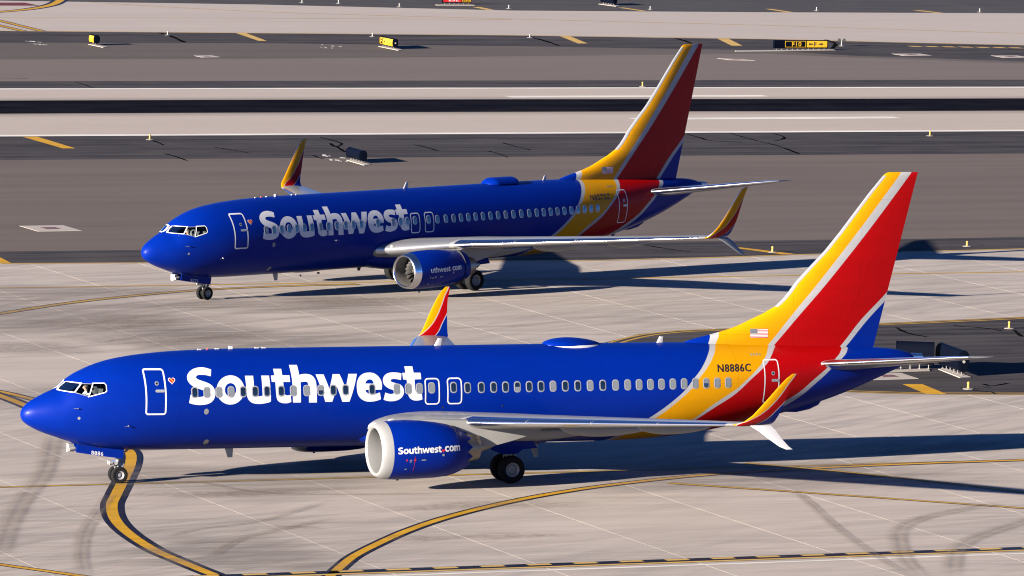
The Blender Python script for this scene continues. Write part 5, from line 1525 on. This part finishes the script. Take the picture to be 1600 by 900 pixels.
plane_a, MWA = build_airliner('a', (-19.41915, 247.28964), 0.38510291, -.004,
    'nearer royal blue airliner with yellow, red and blue tail, registration N8886C', 'N8886C', '8886', 'full', (3.99, 3.66), None)
plane_b, MWB = build_airliner('b', (-18.93358, 319.01638), 0.72994715, .009,
    'farther royal blue airliner angled towards the viewer, registration N8575Z', 'N8575Z', '8575', 'uthwest', (3.78, 3.70), None)
# ------------------------------------------------------------------ pilots
M['skin'] = simple('skin', (.40, .21, .14), .5)
M['shirt'] = simple('shirt', (.5, .52, .54), .8)
M['hair'] = simple('hair', (.05, .035, .025), .7)


def clothed(name, zcut):
    m, nt, p = mat_new(name)
    tc = N(nt, 'ShaderNodeTexCoord'); sp = N(nt, 'ShaderNodeSeparateXYZ')
    nt.links.new(tc.outputs['Object'], sp.inputs[0])
    f = math_node(nt, 'GREATER_THAN', sp.outputs['Z'], zcut)
    nt.links.new(mixcol(nt, f, (.5, .52, .54), (.40, .21, .14)), p.inputs['Base Color'])
    p.inputs['Roughness'].default_value = .6
    return m


M['pilot'] = clothed('pilot', .565)


def pilot(mw, loc, label):
    V = [(0, 0, .05), (0, 0, .25), (0, 0, .45), (0, 0, .56), (-.02, 0, .63), (-.03, 0, .72), (-.03, 0, .80),
         (0, .19, .46), (-.14, .24, .25), (-.38, .20, .22), (-.46, .18, .23),
         (0, -.19, .46), (-.14, -.24, .25), (-.38, -.20, .22), (-.46, -.18, .23), (-.30, .09, .03), (-.30, -.09, .03), (-.16, 0, .715)]
    E_ = [(0, 1), (1, 2), (2, 3), (3, 4), (4, 5), (5, 6), (2, 7), (7, 8), (8, 9), (9, 10), (2, 11), (11, 12), (12, 13), (13, 14), (0, 15), (0, 16), (5, 17)]
    rad = [.15, .15, .14, .055, .06, .095, .07, .075, .055, .04, .045, .075, .055, .04, .045, .08, .08, .018]
    me = bpy.data.meshes.new('person'); me.from_pydata(V, E_, []); me.materials.append(M['pilot'])
    o = link('person', me)
    md = o.modifiers.new('skin', 'SKIN')
    for sv, r_ in zip(me.skin_vertices[0].data, rad): sv.radius = (r_, r_)
    me.skin_vertices[0].data[0].use_root = True
    o.modifiers.new('sub', 'SUBSURF').levels = 2
    o.modifiers['sub'].render_levels = 2
    md.use_smooth_shade = True
    o.matrix_world = mw @ Matrix.Translation(loc)
    tag(o, label, 'person')
    mb = MB(); mb.lathe([(.70, .10), (.76, .112), (.81, .10), (.85, .06), (.865, .0)], 'z', 14, (0.0, 0, 0)); mb.f = [f for f in mb.f if len(f) == 4]
    mb.build('hair', M['hair'], o, True)
    # headset cup
    mb = MB(); mb.lathe([(-.13, .0), (-.13, .045), (-.09, .05)], 'y', 12, (-.02, 0, .715)); mb.build('headset', M['dark'], o, True)
    return o


bpy.context.view_layer.update()
pilot(plane_a.matrix_world @ MWA, (2.53, -.60, 3.165), 'pilot in white shirt behind the cockpit side window of the nearer airliner')
pilot(plane_b.matrix_world @ MWB, (2.50, -.60, 3.06), 'pilot in white shirt behind the cockpit side window of the farther airliner')

# ------------------------------------------------------------------ airfield signs
M['sign_black'] = simple('sign_black', (.0022, .0035, .009), .5, spec=.02)
M['sign_yellow'] = simple('sign_yellow', (.62, .36, .006), .45)
M['sign_red'] = simple('sign_red', (.45, .008, .008), .45)
M['sign_frame'] = simple('sign_frame', (.40, .42, .42), .4, .5)
M['foot'] = simple('foot', (.24, .23, .215), .6)
M['stake'] = simple('stake', (.50, .29, .02), .5)
M['lens'] = simple('lens', (.03, .035, .05), .2, coat=.4)
M['lens_white'] = simple('lens_white', (.30, .30, .28), .2, coat=.4)
M['base_disc'] = simple('base_disc', (.26, .24, .21), .8)


def sign(key, pl, pr, h, pad, panels, label, nfeet, thick=.34, bulge=1.0):
    """housing of oval section; panels: (from, to, material, [texts], border)"""
    a, b = Vector((*pl, 0)), Vector((*pr, 0))
    w = (b - a).length
    ang = math.atan2(b.y - a.y, b.x - a.x)
    root = empty('airfield_sign', ((a.x + b.x) / 2, (a.y + b.y) / 2, 0), ang)
    tag(root, label, 'sign', 'airfield guidance signs')
    zb = .16 * h / .87; H_ = h - zb; hz = H_ / 2; zc = zb + hz

    def prof(t, g=0.0):
        c, s = math.cos(t), math.sin(t)
        return ((thick / 2 + g) * math.copysign(abs(c) ** (.9 / bulge), c), zc + (hz + g) * math.copysign(abs(s) ** .75, s))
    n = 32
    S_ = []
    for x in (-w / 2, w / 2):
        S_.append([(x, -prof(2 * math.pi * j / n)[0], prof(2 * math.pi * j / n)[1]) for j in range(n)])
    V, F = loft(S_)
    link('housing', fix_normals(new_mesh('housing', V, F, M['sign_black'], True, sharp=40)), root)
    for s in (-1, 1):
        S_ = [[(s * (w / 2 + d), -prof(2 * math.pi * j / n, g)[0], prof(2 * math.pi * j / n, g)[1]) for j in range(n)] for d, g in ((-.03, .012), (.025, .012), (.03, -.02))]
        V, F = loft(S_)
        link('end_cap', fix_normals(new_mesh('end_cap', V, F, M['sign_black'], True, sharp=40)), root)
    TA, TB = -.78, .78      # angular extent of the visible face

    def face(u, v, g):
        t = TA + (TB - TA) * v
        c, s = math.cos(t), math.sin(t)
        yy = (thick / 2 + g) * abs(c) ** (.9 / bulge)
        return (-w / 2 + w * u, -yy, zc + (hz + g) * math.copysign(abs(s) ** .75, s))
    for (u0, u1, mat, texts, border) in panels:
        nn = 9
        V, F = [], []
        for j in range(nn + 1):
            for u in (u0 + .006, u1 - .006):
                V.append(face(u, j / nn, .006))
            if j: F.append((2 * j - 2, 2 * j - 1, 2 * j + 1, 2 * j))
        pn = link('panel', new_mesh('panel', V, F, M[mat], True), root)
        if border:
            e = .05 / w
            o_ = [(u0 + .012, .02), (u1 - .012, .02), (u1 - .012, .98), (u0 + .012, .98)]
            o_ = subdiv_path(o_, .05)
            i_ = [(min(max(x, u0 + .012 + e), u1 - .012 - e), min(max(y, .11), .89)) for x, y in o_]
            ring('border', o_, i_, M['sign_yellow'], pn, lambda u, v: face(u, v, .009))
        for (s, x0, x1, y0, y1, tm) in texts:
            du = u1 - u0
            if s in ('<', '>'):
                pts = [(0, .5), (.38, .0), (.38, .36), (1, .36), (1, .64), (.38, .64), (.38, 1)]
                if s == '>': pts = [(1 - p, q) for p, q in pts]
                decal('arrow', [([[(u0 + du * (x0 + (x1 - x0) * p), y0 + (y1 - y0) * q) for p, q in pts]], 0)], [M[tm]], pn, lambda u, v: face(u, v, .012), None, (0, .1))
            else:
                text_on('lettering', s, lambda p, q: face(u0 + du * (x0 + (x1 - x0) * p), y0 + (y1 - y0) * q, .012), M[tm], pn)
    for j in range(nfeet):
        x = -w / 2 + w * (j + .5) / nfeet
        mb = MB(); mb.box((x, 0, zb / 2 + .02), (.035, .035, zb + .04)).box((x, 0, .055), (.08, .12, .025)); mb.build('leg', M['foot'], root)
    # concrete pad under the sign
    mwi = Matrix.Rotation(-ang, 3, 'Z')
    o = root.location
    pp = [mwi @ (Vector((*p, 0)) - o) for p in pad]
    V = [(p.x, p.y, 0.0) for p in pp] + [(p.x, p.y, .04) for p in pp]
    link('concrete_pad', fix_normals(new_mesh('concrete_pad', V, [(3, 2, 1, 0), (4, 5, 6, 7), (0, 1, 5, 4), (1, 2, 6, 5), (2, 3, 7, 6), (3, 0, 4, 7)], M['pad'])), root)
    return root


SP = {
    'f10': ([(.185, .60, 'sign_black', [('F10', .34, .76, .2, .8, 'sign_yellow')], True), (.60, .995, 'sign_yellow', [('<', .10, .30, .32, .68, 'dark'), ('F', .36, .47, .22, .78, 'dark'), ('>', .58, .79, .32, .68, 'dark')], False)],
            'long low sign reading F10 and F with two arrows beside the far taxiway', 10, .30, 3.0),
    'yel': ([(.02, .27, 'sign_black', [('F', .35, .75, .2, .8, 'sign_yellow')], True), (.28, .99, 'sign_yellow', [('F', .14, .28, .25, .72, 'dark'), ('G7', .40, .78, .25, .72, 'dark')], False)],
            'yellow barrel-shaped sign with a black F panel behind the farther airliner', 5, .5, 1.0),
    'yel2': ([(.02, .98, 'sign_yellow', [], False)], 'small yellow barrel-shaped sign seen almost edge on, leftmost on the far shoulder', 2, .55, 1.0),
    'dark': ([], 'dark back of a rounded sign on the infield behind the winglet of the farther airliner', 5, .55, 1.0),
    'red': ([(.0, .66, 'sign_red', [('25L', .30, .85, .2, .8, 'decal_white')], False), (.67, 1.0, 'sign_black', [('G8', .16, .84, .2, .8, 'sign_yellow')], True)],
            'red and black sign reading 25L G8 cut by the top edge of the picture', 6, .30, 3.0),
    'dark2': ([], 'black sign back with white feet cut by the top edge of the picture', 5, .45, 1.0),
    'big1': ([], 'larger dark rounded sign back just behind the tail cone of the nearer airliner', 4, .62, 1.0),
    'big2': ([], 'dark sign back standing steeply turned under the tailplane tip of the nearer airliner', 6, .55, 1.0)}
for key, pl, pr, h, pad in SIGNS:
    p, lab, nf, th, bu = SP[key]
    sg = sign(key, pl, pr, h, pad, p, lab, nf, th, bu)
    if key in ('yel', 'big2'):
        mb = MB(); w2 = (Vector(pr) - Vector(pl)).length / 2
        mb.tube((w2 + .03, 0, h * .58), (w2 + .05, 0, h * .58), .07, n=14); mb.build('end_disc', M['lens_white'], sg)

# worn stencilled marks painted on the pavement near some signs
for (x, y, ww, n_) in ((-13.1, 418.4, 1.9, 5), (-42.3, 535.2, 2.2, 4), (-17.0, 539.5, 2.0, 4)):
    V, F = [], []
    rr = random.Random(int(x * 10))
    for j in range(n_ * 2):
        px = x + ww * rr.random(); py = y - (j % 2) * 3.0 - 2.0 * (px - x) / ww + rr.uniform(-.4, .4)
        n = len(V); lw = rr.uniform(.12, .42); lh = rr.uniform(.3, .9)
        V += [(px, py, .012 + .0004 * j), (px + lw, py - .3, .012 + .0004 * j), (px + lw, py + lh - .3, .012 + .0004 * j), (px, py + lh, .012 + .0004 * j)]
        F.append((n, n + 1, n + 2, n + 3))
    link('stencil_mark', new_mesh('stencil_mark', V, F, M['white_paint']), runway)

# ------------------------------------------------------------------ service covers set in pavement
PADL = ['pale concrete cover with a dark centre on the infield left of the farther airliner', 'pale square cover on the far infield right of the small yellow sign',
        'pale cover plate on the far infield right of the fin of the farther airliner', 'pale cover plate on the far shoulder below the long sign',
        'pale cover plate on the far shoulder at the right edge of the picture', 'pale pavement cover with reddish centre beneath the tail cone of the nearer airliner']
for p, lab in zip(PADS, PADL):
    c = np.mean(np.array(p), axis=0)
    root = empty('service_cover', W(c[0], c[1], 0))
    tag(root, lab, 'cover', 'service covers in the pavement')
    L = [Vector(W(a, b)) - Vector(W(*c)) for a, b in p]
    V = [(q.x, q.y, 0) for q in L] + [(q.x * .985, q.y * .985, .02) for q in L]
    link('apron', fix_normals(new_mesh('apron', V, [(3, 2, 1, 0), (4, 5, 6, 7), (0, 1, 5, 4), (1, 2, 6, 5), (2, 3, 7, 6), (3, 0, 4, 7)], M['pad'])), root)
    V = [(q.x * .34, q.y * .34, .018) for q in L] + [(q.x * .33, q.y * .33, .03) for q in L]
    link('lid', fix_normals(new_mesh('lid', V, [(3, 2, 1, 0), (4, 5, 6, 7), (0, 1, 5, 4), (1, 2, 6, 5), (2, 3, 7, 6), (3, 0, 4, 7)], simple('lid', (.13, .045, .04), .7))), root)

# ------------------------------------------------------------------ edge lights
LAB = ['yellow edge light on the runway shoulder left of the farther airliner', 'yellow edge light on the near runway shoulder, right of both fins',
       'yellow edge light beyond the runway, left of the fin of the farther airliner', 'yellow edge light beside the taxiway, right of the fin of the nearer airliner',
       'yellow edge light at the upper edge of the asphalt island, far right', 'yellow edge light at the lower edge of the asphalt island below the signs',
       'yellow edge light by the lower winglet of the farther airliner', 'small edge light on the far shoulder right of the leftmost yellow sign',
       'small edge light just left of the yellow barrel-shaped sign', 'small edge light on the far shoulder left of the fin of the farther airliner',
       'tall light fitting beside the right end of the F10 sign', 'leftmost small light along the top edge of the picture', 'second small light from the left along the top edge',
       'small light left of the red 25L sign', 'small light just right of the red 25L sign', 'small light right of the black sign back at the top edge',
       'small light at the top edge above the F10 sign', 'rightmost small light along the top edge']
for i, ((p, h), lab) in enumerate(zip(LIGHTS, LAB)):
    root = empty('edge_light', (p[0], p[1], 0))
    tag(root, lab, 'light', 'airfield edge lights')
    near = i < 7
    mb = MB(); mb.lathe([(.0, .27), (.02, .26), (.035, .2), (.04, .0)], 'z', 20); mb.build('base', M['base_disc'] if near else M['foot'], root, True)
    mb = MB(); mb.lathe([(.05, .07), (h * .68, .055), (h * .70, .0)], 'z', 12); mb.build('stake', M['stake'] if near else M['foot'], root, True)
    mb = MB(); mb.lathe([(h * .68, .06), (h * .74, .075), (h * .92, .06), (h, .0)], 'z', 14); mb.build('lens', M['stake'] if near else M['lens_white'], root, True)
    if i == 10:
        mb = MB()
        for s in (-.22, .22): mb.tube((s, -.1, h * .85), (s, .12, h * .85), .15, .13, 14)
        mb.build('lamp_head', M['dark'], root, True)
